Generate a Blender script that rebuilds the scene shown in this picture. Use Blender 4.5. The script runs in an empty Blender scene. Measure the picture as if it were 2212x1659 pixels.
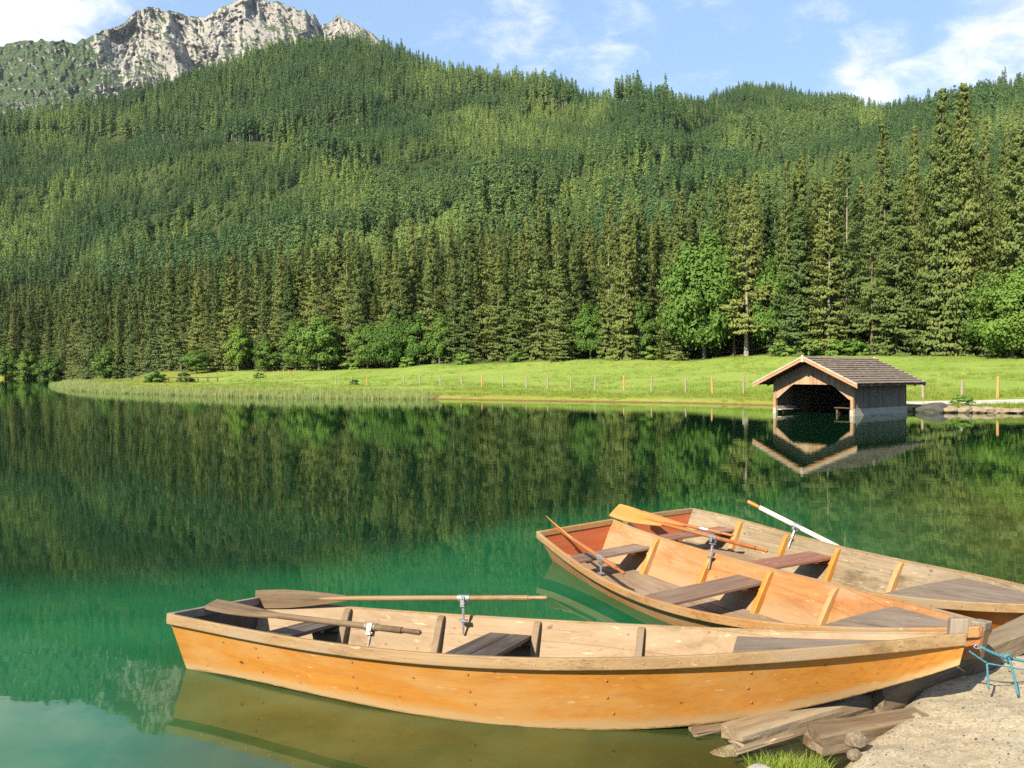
import bpy, math, random
import numpy as np
from mathutils import Vector, Matrix, Euler
from mathutils.geometry import delaunay_2d_cdt

R = math.radians
C = bpy.context.scene.collection
scene = bpy.context.scene
rng = np.random.default_rng(7)
random.seed(7)

# ------------------------------------------------------------------ camera, sky, sun, exposure
CAM_H = 2.2
FPX = 1789.0                      # focal length in pixels of a 2212 px wide frame
cam = bpy.data.cameras.new('camera'); camo = bpy.data.objects.new('camera', cam); C.objects.link(camo)
cam.sensor_width = 36; cam.lens = 36 * FPX / 2212; cam.clip_start = .05; cam.clip_end = 20000
PITCH = math.atan(24.5 / FPX)
camo.location = (0, 0, CAM_H); camo.rotation_euler = (R(90) - PITCH, 0, 0)
scene.camera = camo
scene.render.resolution_x, scene.render.resolution_y = 1024, 768
scene.view_settings.view_transform = 'Standard'; scene.view_settings.look = 'None'
scene.view_settings.exposure = 1.35; scene.view_settings.gamma = 1
scene.render.engine = 'CYCLES'
scene.cycles.use_denoising = False
scene.cycles.sample_clamp_indirect = .4
scene.cycles.use_adaptive_sampling = False
scene.cycles.max_bounces = 8; scene.cycles.transparent_max_bounces = 12
scene.cycles.caustics_reflective = False; scene.cycles.caustics_refractive = False

SUN_AZ = math.atan2(-.618, -.786); SUN_EL = R(37)
S = Vector((math.sin(SUN_AZ) * math.cos(SUN_EL), math.cos(SUN_AZ) * math.cos(SUN_EL), math.sin(SUN_EL)))
sun = bpy.data.lights.new('sun', 'SUN'); suno = bpy.data.objects.new('sun', sun); C.objects.link(suno)
sun.energy = 5.0; sun.angle = R(.5); sun.color = (1, .88, .68)
suno.rotation_euler = S.to_track_quat('Z', 'Y').to_euler(); suno.location = (-30, -40, 60)


class NT:
    """small helper round a node tree"""
    def __init__(s, tree): s.t = tree; tree.nodes.clear()
    def n(s, typ, ins=None, **kw):
        nd = s.t.nodes.new(typ)
        for k, v in kw.items(): setattr(nd, k, v)
        for k, v in (ins or {}).items():
            sock = nd.inputs[k]
            if isinstance(v, bpy.types.NodeSocket): s.t.links.new(v, sock)
            else: sock.default_value = v
        return nd
    def math(s, op, a, b=0.0, c=None, clamp=False):
        ins = {0: a, 1: b}
        if c is not None: ins[2] = c
        return s.n('ShaderNodeMath', ins, operation=op, use_clamp=clamp).outputs[0]
    def mix(s, f, a, b, blend='MIX'):
        nd = s.n('ShaderNodeMix', data_type='RGBA', blend_type=blend)
        for i, v in ((0, f), (6, a), (7, b)):
            if isinstance(v, bpy.types.NodeSocket): s.t.links.new(v, nd.inputs[i])
            elif i and len(v) == 3: nd.inputs[i].default_value = (*v, 1)
            else: nd.inputs[i].default_value = v
        return nd.outputs[2]
    def noise(s, vec, scale, detail=4, rough=.55, dist=0):
        nd = s.n('ShaderNodeTexNoise', {'Scale': scale, 'Detail': detail, 'Roughness': rough, 'Distortion': dist})
        if vec is not None: s.t.links.new(vec, nd.inputs['Vector'])
        return nd.outputs[0]
    def map(s, vec, scale=(1, 1, 1), loc=(0, 0, 0), rot=(0, 0, 0)):
        return s.n('ShaderNodeMapping', {'Vector': vec, 'Scale': scale, 'Location': loc, 'Rotation': rot}).outputs[0]
    def ramp(s, f, lo, hi, a=0.0, b=1.0, smooth=True):
        nd = s.n('ShaderNodeMapRange', {0: f, 1: lo, 2: hi, 3: a, 4: b}, interpolation_type='SMOOTHSTEP' if smooth else 'LINEAR')
        return nd.outputs[0]


def material(name):
    m = bpy.data.materials.new(name); m.use_nodes = True
    return m, NT(m.node_tree)


def direction(px, py):
    v = Vector(((px - 1106) / FPX, 1, -(py - 829.5) / FPX))
    v = Matrix.Rotation(-PITCH, 3, 'X') @ v
    return v.normalized()

world = bpy.data.worlds.new('World'); scene.world = world; world.use_nodes = True
w = NT(world.node_tree)
sky = w.n('ShaderNodeTexSky', sky_type='NISHITA', sun_disc=False, sun_elevation=SUN_EL, sun_rotation=SUN_AZ % (2 * math.pi),
          altitude=1000, air_density=1.0, dust_density=.6, ozone_density=1.4)
gen = w.n('ShaderNodeTexCoord').outputs['Generated']
n1 = w.noise(w.map(gen, (1, 1, 2.2)), 5.5, 8, .58, .25)
n2 = w.noise(w.map(gen, (1, 1, 1.9), (3.1, .4, 1.2)), 17, 9, .62, .3)
nn = w.math('ADD', w.math('MULTIPLY', n1, .5), w.math('MULTIPLY', n2, .5))
cover = None
for px, py, r0, amp in ((-40, 40, .19, .40), (180, 60, .13, .22), (1110, 40, .13, .17), (1230, 110, .09, .15), (1880, 165, .085, .30), (1990, 175, .07, .22), (2150, 130, .10, .32), (2240, 60, .12, .36), (1500, 60, .35, .10), (900, 20, .25, .06)):
    d = direction(px, py)
    vd = w.n('ShaderNodeVectorMath', {0: gen, 1: tuple(d)}, operation='DISTANCE').outputs['Value']
    b = w.ramp(vd, r0, r0 * .15, 0, amp)
    cover = b if cover is None else w.math('MAXIMUM', cover, b)
el = w.n('ShaderNodeSeparateXYZ', {0: gen}).outputs[2]
elsew = w.ramp(el, .42, .75, 0, .2)          # more broken cloud higher up
cover = w.math('MAXIMUM', cover, elsew)
mask = w.ramp(w.math('ADD', nn, cover), .58, .94)
skycol = w.mix(.42, w.mix(1.0, sky.outputs[0], (.98, 1.0, 1.06), 'MULTIPLY'), (4.8, 7.6, 11.2))
cloud = w.mix(w.ramp(n2, .3, .7), (7.2, 7.4, 8.6), (9.6, 9.5, 10.0))
out = w.mix(mask, skycol, cloud)
bg = w.n('ShaderNodeBackground', {'Color': out, 'Strength': .054})
w.n('ShaderNodeOutputWorld', {'Surface': bg.outputs[0]})

# ------------------------------------------------------------------ object helpers
def mesh_obj(name, verts, faces, mats=(), parent=None, mat_idx=None, smooth=False):
    me = bpy.data.meshes.new(name)
    me.from_pydata([tuple(map(float, v)) for v in verts] if not isinstance(verts, np.ndarray) else verts.tolist(), [], faces if not isinstance(faces, np.ndarray) else faces.tolist())
    for m in (mats if isinstance(mats, (list, tuple)) else [mats]): me.materials.append(m)
    if mat_idx is not None: me.polygons.foreach_set('material_index', np.asarray(mat_idx, dtype=np.int32))
    if smooth: me.polygons.foreach_set('use_smooth', np.ones(len(me.polygons), dtype=bool))
    me.update()
    o = bpy.data.objects.new(name, me); C.objects.link(o)
    if parent is not None: o.parent = parent
    return o

def tag(o, label=None, category=None, group=None, kind=None):
    if label: o['label'] = label
    if category: o['category'] = category
    if group: o['group'] = group
    if kind: o['kind'] = kind
    return o

def empty(name, loc=(0, 0, 0), rot=(0, 0, 0)):
    o = bpy.data.objects.new(name, None); o.empty_display_size = .2; C.objects.link(o)
    o.location = loc; o.rotation_euler = rot
    return o

class MB:
    """collects boxes, prisms and tubes into one mesh"""
    def __init__(s): s.v = []; s.f = []; s.m = []
    def add(s, vs, fs, mi=0):
        b = len(s.v); s.v += [tuple(map(float, v)) for v in vs]
        for f in fs: s.f.append(tuple(b + i for i in f)); s.m.append(mi)
    def hexa(s, p, mi=0):      # 8 corners: bottom ring 0-3, top ring 4-7
        s.add(p, [(3, 2, 1, 0), (4, 5, 6, 7), (0, 1, 5, 4), (1, 2, 6, 5), (2, 3, 7, 6), (3, 0, 4, 7)], mi)
    def box(s, c, d, mi=0, rot=None, j=0):
        c = Vector(c); p = []
        for z in (-1, 1):
            for x, y in ((-1, -1), (1, -1), (1, 1), (-1, 1)):
                q = Vector((x * d[0] / 2, y * d[1] / 2, z * d[2] / 2))
                if j: q += Vector((random.uniform(-j, j), random.uniform(-j, j), random.uniform(-j, j)))
                p.append(c + (rot @ q if rot else q))
        s.hexa(p, mi)
    def tube(s, pts, rad, n=10, mi=0, cap=True):
        pts = [Vector(p) for p in pts]; rings = []
        if not isinstance(rad, (list, tuple)): rad = [rad] * len(pts)
        up = Vector((0, 0, 1))
        for i, p in enumerate(pts):
            t = (pts[min(i + 1, len(pts) - 1)] - pts[max(i - 1, 0)]).normalized()
            a = t.cross(up if abs(t.z) < .9 else Vector((1, 0, 0))).normalized(); b = a.cross(t)
            rings.append([p + (a * math.cos(2 * math.pi * k / n) + b * math.sin(2 * math.pi * k / n)) * rad[i] for k in range(n)])
        vs = [q for r in rings for q in r]; fs = []
        for i in range(len(rings) - 1):
            for k in range(n):
                k2 = (k + 1) % n
                fs.append((i * n + k, i * n + k2, (i + 1) * n + k2, (i + 1) * n + k))
        if cap:
            fs.append(tuple(range(n - 1, -1, -1))); fs.append(tuple((len(rings) - 1) * n + k for k in range(n)))
        s.add(vs, fs, mi)
    def build(s, name, mats, parent=None, smooth=False, bevel=0, fixn=True):
        o = mesh_obj(name, s.v, s.f, mats, parent, s.m, smooth)
        if bevel:
            b = o.modifiers.new('bevel', 'BEVEL'); b.width = bevel; b.segments = 2; b.limit_method = 'ANGLE'; b.angle_limit = R(40)
        return o

# value noise on arrays
def _hash(i, j, k, seed):
    n = (i.astype(np.int64) * 374761393 + j.astype(np.int64) * 668265263 + k.astype(np.int64) * 2147483647 + seed * 974711) & 0x7fffffff
    n = ((n ^ (n >> 13)) * 1274126177) & 0x7fffffff
    n = (n ^ (n >> 16)) & 0x7fffffff
    return n / 0x7fffffff
def vnoise(x, y, z=0.0, seed=0):
    x, y, z = np.broadcast_arrays(np.asarray(x, float), np.asarray(y, float), np.asarray(z, float))
    i, j, k = np.floor(x), np.floor(y), np.floor(z); fx, fy, fz = x - i, y - j, z - k
    fx, fy, fz = [f * f * f * (f * (f * 6 - 15) + 10) for f in (fx, fy, fz)]
    o = 0
    for a in (0, 1):
        for b in (0, 1):
            for c in (0, 1):
                wgt = (fx if a else 1 - fx) * (fy if b else 1 - fy) * (fz if c else 1 - fz)
                o = o + wgt * _hash(i + a, j + b, k + c, seed)
    return o
def fbm(x, y, z=0.0, oct=5, seed=0, gain=.5, ridged=False):
    o = 0; a = 1; tot = 0; fr = 1
    for q in range(oct):
        v = vnoise(np.asarray(x) * fr, np.asarray(y) * fr, np.asarray(z) * fr, seed + q)
        if ridged: v = 1 - np.abs(2 * v - 1)
        o = o + a * v; tot += a; a *= gain; fr *= 2.03
    return o / tot
def sstep(a, b, x):
    t = np.clip((np.asarray(x, float) - a) / (b - a), 0, 1); return t * t * (3 - 2 * t)

# ------------------------------------------------------------------ the lie of the land
def U(px): return (px - 1106) / FPX
LAKE = np.array([(60, 45), (29, 45), (23.4, 45.6), (20.4, 47.8), (17.5, 55.5), (13, 59.5), (6.7, 62.2), (0, 65.6), (-6.3, 68.5), (-16, 71), (-25, 75.5),
                 (-33.4, 82), (-42, 90), (-52, 101), (-64, 119), (-76, 139), (-80, 147), (-84, 160), (-88, 180), (-92, 205), (-104, 250), (-126, 288), (-160, 302), (-230, 306),
                 (-420, 290), (-420, 60), (-100, 10), (-30, 1.5), (-6, 2.0), (-1, 2.6), (.7, 3.5), (1.45, 4.0), (1.74, 4.3), (1.80, 4.62), (2.25, 5.0), (2.6, 5.5), (3.0, 6.1), (3.9, 6.75), (5.0, 7.3), (7, 8.2), (11, 9.6), (30, 18), (70, 34)], float)
def lake_dist(X, Y):
    """distance to the shoreline, positive on land"""
    X = np.asarray(X, float); Y = np.asarray(Y, float)
    d = np.full(X.shape, 1e9); ins = np.zeros(X.shape, bool)
    n = len(LAKE)
    for i in range(n):
        a, b = LAKE[i], LAKE[(i + 1) % n]; ab = b - a
        t = np.clip(((X - a[0]) * ab[0] + (Y - a[1]) * ab[1]) / (ab @ ab), 0, 1)
        d = np.minimum(d, np.hypot(X - a[0] - t * ab[0], Y - a[1] - t * ab[1]))
        c = (a[1] > Y) != (b[1] > Y)
        with np.errstate(divide='ignore', invalid='ignore'):
            xi = a[0] + (Y - a[1]) * ab[0] / (ab[1] if ab[1] else 1e-9)
        ins ^= c & (X < xi)
    return np.where(ins, -d, d)
_fx = [-200, 0, 122, 200, 300, 450, 580, 700, 850, 960, 1100, 1240, 1400, 1500, 1600, 1700, 1850, 2050, 2212, 2500]
_fy = [316, 314, 306, 268, 236, 212, 194, 182, 172, 165, 158, 150, 141, 135, 128, 123, 116, 110, 105, 98]
_fz = [3, 3, 3, 3, 2.9, 2.9, 2.9, 2.9, 3.4, 4.0, 4.3, 4.7, 4.6, 4.5, 4.7, 4.9, 4.7, 4.5, 4.3, 4.2]
def front(u): return np.interp(np.asarray(u) * FPX + 1106, _fx, _fy)
_rx = [-300, 0, 200, 400, 600, 750, 850, 950, 1100, 1180, 1250, 1320, 1380, 1450, 1520, 1600, 1680, 1750, 1820, 1900, 2000, 2100, 2212, 2500]
_rd = [950, 950, 980, 1020, 1080, 1120, 1120, 1040, 960, 920, 860, 690, 660, 680, 860, 1000, 1000, 900, 800, 740, 700, 660, 640, 640]
_ry = [290, 285, 245, 192, 120, 108, 126, 168, 190, 205, 222, 226, 220, 228, 228, 203, 203, 225, 230, 238, 226, 206, 192, 160]
def ridge(u):
    px = np.asarray(u) * FPX + 1106
    d = np.interp(px, _rx, _rd); y = np.interp(px, _rx, _ry)
    return d, CAM_H + (805 - y) / FPX * d
FOLDS = [([150, 430, 700, 900, 1100, 1300], [560, 470, 380, 312, 245, 215], 19), ([900, 1100, 1250, 1450, 1700, 1900], [560, 470, 405, 340, 268, 215], 17), ([-300, 0, 250, 480, 640], [470, 420, 385, 330, 300], 14), ([1300, 1550, 1800, 2050, 2300], [470, 420, 350, 290, 240], 14)]
def ground(X, Y):
    X = np.asarray(X, float); Y = np.asarray(Y, float)
    u = X / np.maximum(Y, 1); d = lake_dist(X, Y)
    F = front(u); zf = np.interp(u * FPX + 1106, _fx, _fz)
    bank = .3 * sstep(-.05, .9, d) + .0085 * np.clip(d, 0, 45)
    near = np.clip((Y - (F - 62)) / 62, 0, 1)
    z = bank + np.maximum(zf - .68, 0) * near ** 1.7
    rd, rz = ridge(u)
    s = np.clip((Y - F) / (rd - F), 0, None); sc = np.minimum(s, 1)
    hill = (rz - zf) * sc ** 1.3
    hill = hill + (fbm(X / 120 + Y / 260, Y / 190 - X / 300, 0, 3, 5) - .5) * 34 * np.clip((Y - F - 60) / 200, 0, 1) * np.clip((1 - sc) * 5, 0, 1)
    yim = 805 - (z + hill - CAM_H) / np.maximum(Y, 30) * FPX; px = u * FPX + 1106
    wv = (fbm(X / 70, Y / 70, 0, 3, 25) - .5) * 60
    for lx, ly, A in FOLDS:
        dl = np.interp(px, lx, ly) - yim + wv * .5
        on = sstep(lx[0], lx[0] + 150, px) * (1 - sstep(lx[-1] - 120, lx[-1], px)) * np.clip((Y - F - 60) / 120, 0, 1) * np.clip((1 - sc) * 6, 0, 1)
        hill = hill + A * on * (np.exp(-((dl + 22) / 34) ** 2) - .9 * np.exp(-((dl - 40) / 42) ** 2))
    over = np.clip(Y - rd, 0, None)
    z = np.where(Y > F, z + hill - over * .42, z)
    z = z + (fbm(X / 9, Y / 9, 0, 3, 3) - .5) * .5 * np.clip(d / 12, 0, 1)
    return np.where(d < 0, np.maximum(d * .45, -4), z)

# ------------------------------------------------------------------ ground materials
def ground_material():
    m, t = material('meadow_and_forest_floor')
    geo = t.n('ShaderNodeNewGeometry'); P = geo.outputs['Position']
    z = t.n('ShaderNodeSeparateXYZ', {0: P}).outputs[2]
    fo = t.n('ShaderNodeAttribute', attribute_name='forest').outputs['Fac']
    sh = t.n('ShaderNodeAttribute', attribute_name='shore').outputs['Fac']
    a = t.noise(P, .09, 5, .6); b = t.noise(P, .7, 5, .65); c = t.noise(t.map(P, (1, .45, 1)), 3.2, 4, .7)
    g = t.mix(t.ramp(a, .35, .65), (.14, .225, .03), (.21, .265, .05))
    g = t.mix(t.ramp(b, .42, .72), g, (.20, .245, .06))
    g = t.mix(t.math('MULTIPLY', t.ramp(c, .5, .75), .45), g, (.065, .125, .017))
    g = t.mix(t.math('MULTIPLY', sh, t.ramp(b, .25, .6)), g, (.185, .195, .028))
    vo = t.n('ShaderNodeTexVoronoi', {'Vector': P, 'Scale': 1.6, 'Randomness': 1.0})
    fl = t.math('MULTIPLY', t.ramp(vo.outputs['Distance'], .13, .05), t.ramp(t.noise(P, .11, 2), .46, .6))
    g = t.mix(t.math('MULTIPLY', fl, t.math('SUBTRACT', 1.0, sh)), g, (.46, .46, .38))
    soil = t.mix(b, (.10, .055, .025), (.17, .10, .05))
    g = t.mix(t.ramp(t.math('ADD', z, t.math('MULTIPLY', c, .14)), .20, .10), g, soil)
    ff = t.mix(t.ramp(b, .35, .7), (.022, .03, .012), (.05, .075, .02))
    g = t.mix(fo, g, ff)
    bump = t.n('ShaderNodeBump', {'Height': t.math('ADD', t.noise(P, 4, 5, .7), b), 'Strength': .5, 'Distance': .35})
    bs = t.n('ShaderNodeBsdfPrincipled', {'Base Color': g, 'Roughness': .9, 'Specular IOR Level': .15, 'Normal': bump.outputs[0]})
    t.n('ShaderNodeOutputMaterial', {0: bs.outputs[0]})
    return m
M_ground = ground_material()

def point_attr(o, name, vals):
    at = o.data.attributes.new(name, 'FLOAT', 'POINT'); at.data.foreach_set('value', np.asarray(vals, dtype=np.float32))

def grid_faces(nx, ny):
    i = np.arange(nx - 1)[:, None] * ny + np.arange(ny - 1)[None, :]
    i = i.ravel(); return np.stack([i, i + ny, i + ny + 1, i + 1], 1)

uu = np.linspace(-1.0, 1.0, 300); yy = np.concatenate([np.linspace(38, 62, 60)[:-1], np.geomspace(62, 1500, 300)])
UU, YY = np.meshgrid(uu, yy, indexing='ij'); XX = UU * YY
ZZ = ground(XX, YY)
terrain = mesh_obj('terrain', np.stack([XX.ravel(), YY.ravel(), ZZ.ravel()], 1), grid_faces(300, len(yy)), M_ground, smooth=True)
point_attr(terrain, 'forest', sstep(-6, 3, (YY - front(UU)) + (fbm(XX / 6, YY / 6, 0, 3, 9) - .5) * 8).ravel())
LD = lake_dist(XX, YY)
point_attr(terrain, 'shore', (1 - sstep(8, 22, LD + (fbm(XX / 8, YY / 8, 0, 3, 19) - .5) * 14)).ravel())
tag(terrain, kind='structure')

# ------------------------------------------------------------------ rocky mountain behind
def mountain():
    sx = [-260, -100, 0, 60, 110, 170, 190, 225, 260, 300, 330, 365, 400, 425, 450, 470, 490, 515, 540, 570, 600, 640, 665, 680, 695, 712, 735, 760, 800, 835, 900, 1000]
    sy = [150, 125, 106, 92, 90, 96, 86, 72, 63, 30, 19, 30, 36, 41, 40, 30, 14, 6, 0, 6, 9, 24, 30, 34, 58, 57, 37, 52, 74, 99, 150, 230]
    nx, ny = 640, 280
    px = np.linspace(-240, 960, nx); s = np.linspace(0, 1, ny)
    PX, Sg = np.meshgrid(px, s, indexing='ij')
    u = U(PX); top = (805 - np.interp(PX, sx, sy)) / FPX
    top = top + (fbm(PX / 12, 0, 0, 5, 41) - .5) * .007
    base = .20
    e = base + (top - base) * Sg
    # distance: rises in steps (cliff bands) with vertical gullies and buttresses
    rocky = sstep(150, 260, PX + 60 * (fbm(PX / 60, Sg * 6, 0, 3, 8) - .5))
    D = 1950 + 650 * Sg ** 1.25 - 150 * np.exp(-((PX - 150) / 110) ** 2)
    wx = PX + 26 * (fbm(PX / 50, Sg * 4, 0, 4, 3) - .5)
    but = fbm(wx / 105 + Sg * 1.2, Sg * 2.6, 0, 4, 21, .5, True)
    gul = fbm(wx / 24 + Sg * 1.3, Sg * 3.4, 0, 5, 31, .55, True)
    crag = fbm(wx / 38 + Sg * 4, Sg * 11 + PX / 70, 0, 6, 35, .62, True)
    bands = fbm(PX / 90, Sg * 11 + PX / 150, 0, 4, 51)
    D = D - (but - .5) * 190 * (.5 + .5 * rocky) - (gul - .5) * 22 * (.2 + .8 * rocky) - (crag - .5) * 58 * (.4 + .6 * rocky) - (bands - .5) * 80 - (fbm(PX / 9 + Sg * 9, Sg * 42 + PX / 30, 0, 4, 37, .6, True) - .5) * 20
    D = D - (fbm(PX / 5, Sg * 40, 0, 3, 61) - .5) * 16 - (fbm(PX / 11, Sg * 22, 0, 4, 71) - .5) * 50 * (1 - rocky)
    # back slope so that it is a solid ridge
    X = u * D; Y = D; Z = CAM_H + e * D
    back = 14
    Xb = [X]; Yb = [Y]; Zb = [Z]
    for k in range(1, back + 1):
        q = k / back
        Xb.append(X[:, -1:] * (1 + .3 * q)); Yb.append(Y[:, -1:] + 800 * q); Zb.append(Z[:, -1:] - 1000 * q ** 1.3)
    X, Y, Z = [np.concatenate(a, 1) for a in (Xb, Yb, Zb)]
    m, t = material('limestone_and_mountain_scrub')
    geo = t.n('ShaderNodeNewGeometry'); P = geo.outputs['Position']
    nz = t.n('ShaderNodeSeparateXYZ', {0: geo.outputs['Normal']}).outputs[2]
    rk = t.n('ShaderNodeAttribute', attribute_name='rocky').outputs['Fac']
    a = t.noise(t.map(P, (1, 1, .35)), .012, 7, .65); b = t.noise(P, .05, 6, .7); c = t.noise(P, .006, 4, .6)
    rock = t.mix(t.ramp(a, .36, .66), (.19, .184, .176), (.27, .26, .245))
    rock = t.mix(t.ramp(b, .5, .72), rock, (.205, .185, .165))
    veg = t.mix(t.ramp(b, .38, .62), (.018, .036, .018), (.055, .080, .034))
    vm = t.math('ADD', t.math('ADD', t.math('MULTIPLY', nz, 1.0), t.math('MULTIPLY', t.math('SUBTRACT', b, .5), 1.7)), t.math('MULTIPLY', t.math('SUBTRACT', c, .5), 1.1))
    vm = t.math('SUBTRACT', vm, t.math('MULTIPLY', rk, .52))
    vm = t.ramp(t.math('ADD', vm, t.math('MULTIPLY', t.math('SUBTRACT', 1.0, rk), .25)), .14, .3)
    col = t.mix(vm, rock, veg)
    bump = t.n('ShaderNodeBump', {'Height': t.math('ADD', b, a), 'Strength': .8, 'Distance': 7.0})
    bs = t.n('ShaderNodeBsdfPrincipled', {'Base Color': col, 'Roughness': .95, 'Specular IOR Level': .1, 'Normal': bump.outputs[0]})
    t.n('ShaderNodeOutputMaterial', {0: bs.outputs[0]})
    o = mesh_obj('mountain', np.stack([X.ravel(), Y.ravel(), Z.ravel()], 1), grid_faces(nx, ny + back), m, smooth=True)
    rr = np.concatenate([rocky] + [rocky[:, -1:]] * back, 1)
    point_attr(o, 'rocky', rr.ravel())
    tag(o, kind='structure')
    pts = np.stack([X, Y, Z], -1)[:, :ny]
    return pts, rocky, PX, Sg
MOUNT = mountain()

# ------------------------------------------------------------------ boats: fitted hull forms
SHAPES = [
    ([5.3455, 0.591, 0.7943, 0.834, 0.5173, 0.414, 0.3501, 0.5597, -0.0956, 0.0376, 0.3749, 0.4633, 0.0491], [-2.3501, 6.5253, -0.069, -0.3003, 0.0236, -0.1507]),
    ([5.0606, 0.5296, 0.69, 0.7582, 0.576, 0.4548, 0.2977, 0.5889, -0.1335, 0.0444, 0.3662, 0.5181, 0.0028], [0.7847, 9.8227, -0.0757, -1.0978, 0.011, 0.0589]),
    ([5.3245, 0.5509, 0.7752, 0.727, 0.6277, 0.4465, 0.3338, 0.5077, -0.1219, 0.0391, 0.4075, 0.4792, 0.0302], [1.9742, 11.0317, -0.1192, -1.1352, 0.013, 0.0341]),
]
def lag(t, ts, vs):
    o = 0
    for i in range(len(ts)):
        l = 1
        for j in range(len(ts)):
            if j != i: l = l * (t - ts[j]) / (ts[i] - ts[j])
        o = o + vs[i] * l
    return o
class Form:
    def __init__(s, q): s.q = q; s.L = q[0]
    def at(s, t):
        L, b0, b1, b2, b3, s0, s5, s1, k5, k8, k1, fl, rk = s.q
        B = lag(t, [0, .25, .5, .75, 1], [b0, b1, b2, b3, .05]); Sh = lag(t, [0, .5, 1], [s0, s5, s1]); K = lag(t, [0, .5, .8, 1], [0, k5, k8, k1])
        Cc = max(B - fl * (Sh - K), .03); Cc = Cc * (1 - t ** 8) + .03 * t ** 8
        return t * L, B, Sh, rk + t * (L - rk - .05), Cc, K
    def side(s, x, f, inset=0.0, sgn=1):
        """point on the side at length x, f=0 chine .. 1 gunwale"""
        t = x / s.L; xg, B, Sh, xc, Cc, K = s.at(t)
        return Vector((xc + (xg - xc) * f, sgn * (Cc + (B - Cc) * f - inset), K + (Sh - K) * f))
    def half(s, x, z):
        t = x / s.L; xg, B, Sh, xc, Cc, K = s.at(t); f = (z - K) / (Sh - K)
        return Cc + (B - Cc) * f
def boat_matrix(pose):
    x, y, z, yaw, p, r = pose
    Rz = Matrix.Rotation(yaw, 3, 'Z'); Ry = Matrix(((math.cos(p), 0, -math.sin(p)), (0, 1, 0), (math.sin(p), 0, math.cos(p)))); Rx = Matrix.Rotation(r, 3, 'X')
    return Matrix.Translation((x, y, z)) @ (Rz @ Ry @ Rx).to_4x4()

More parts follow.
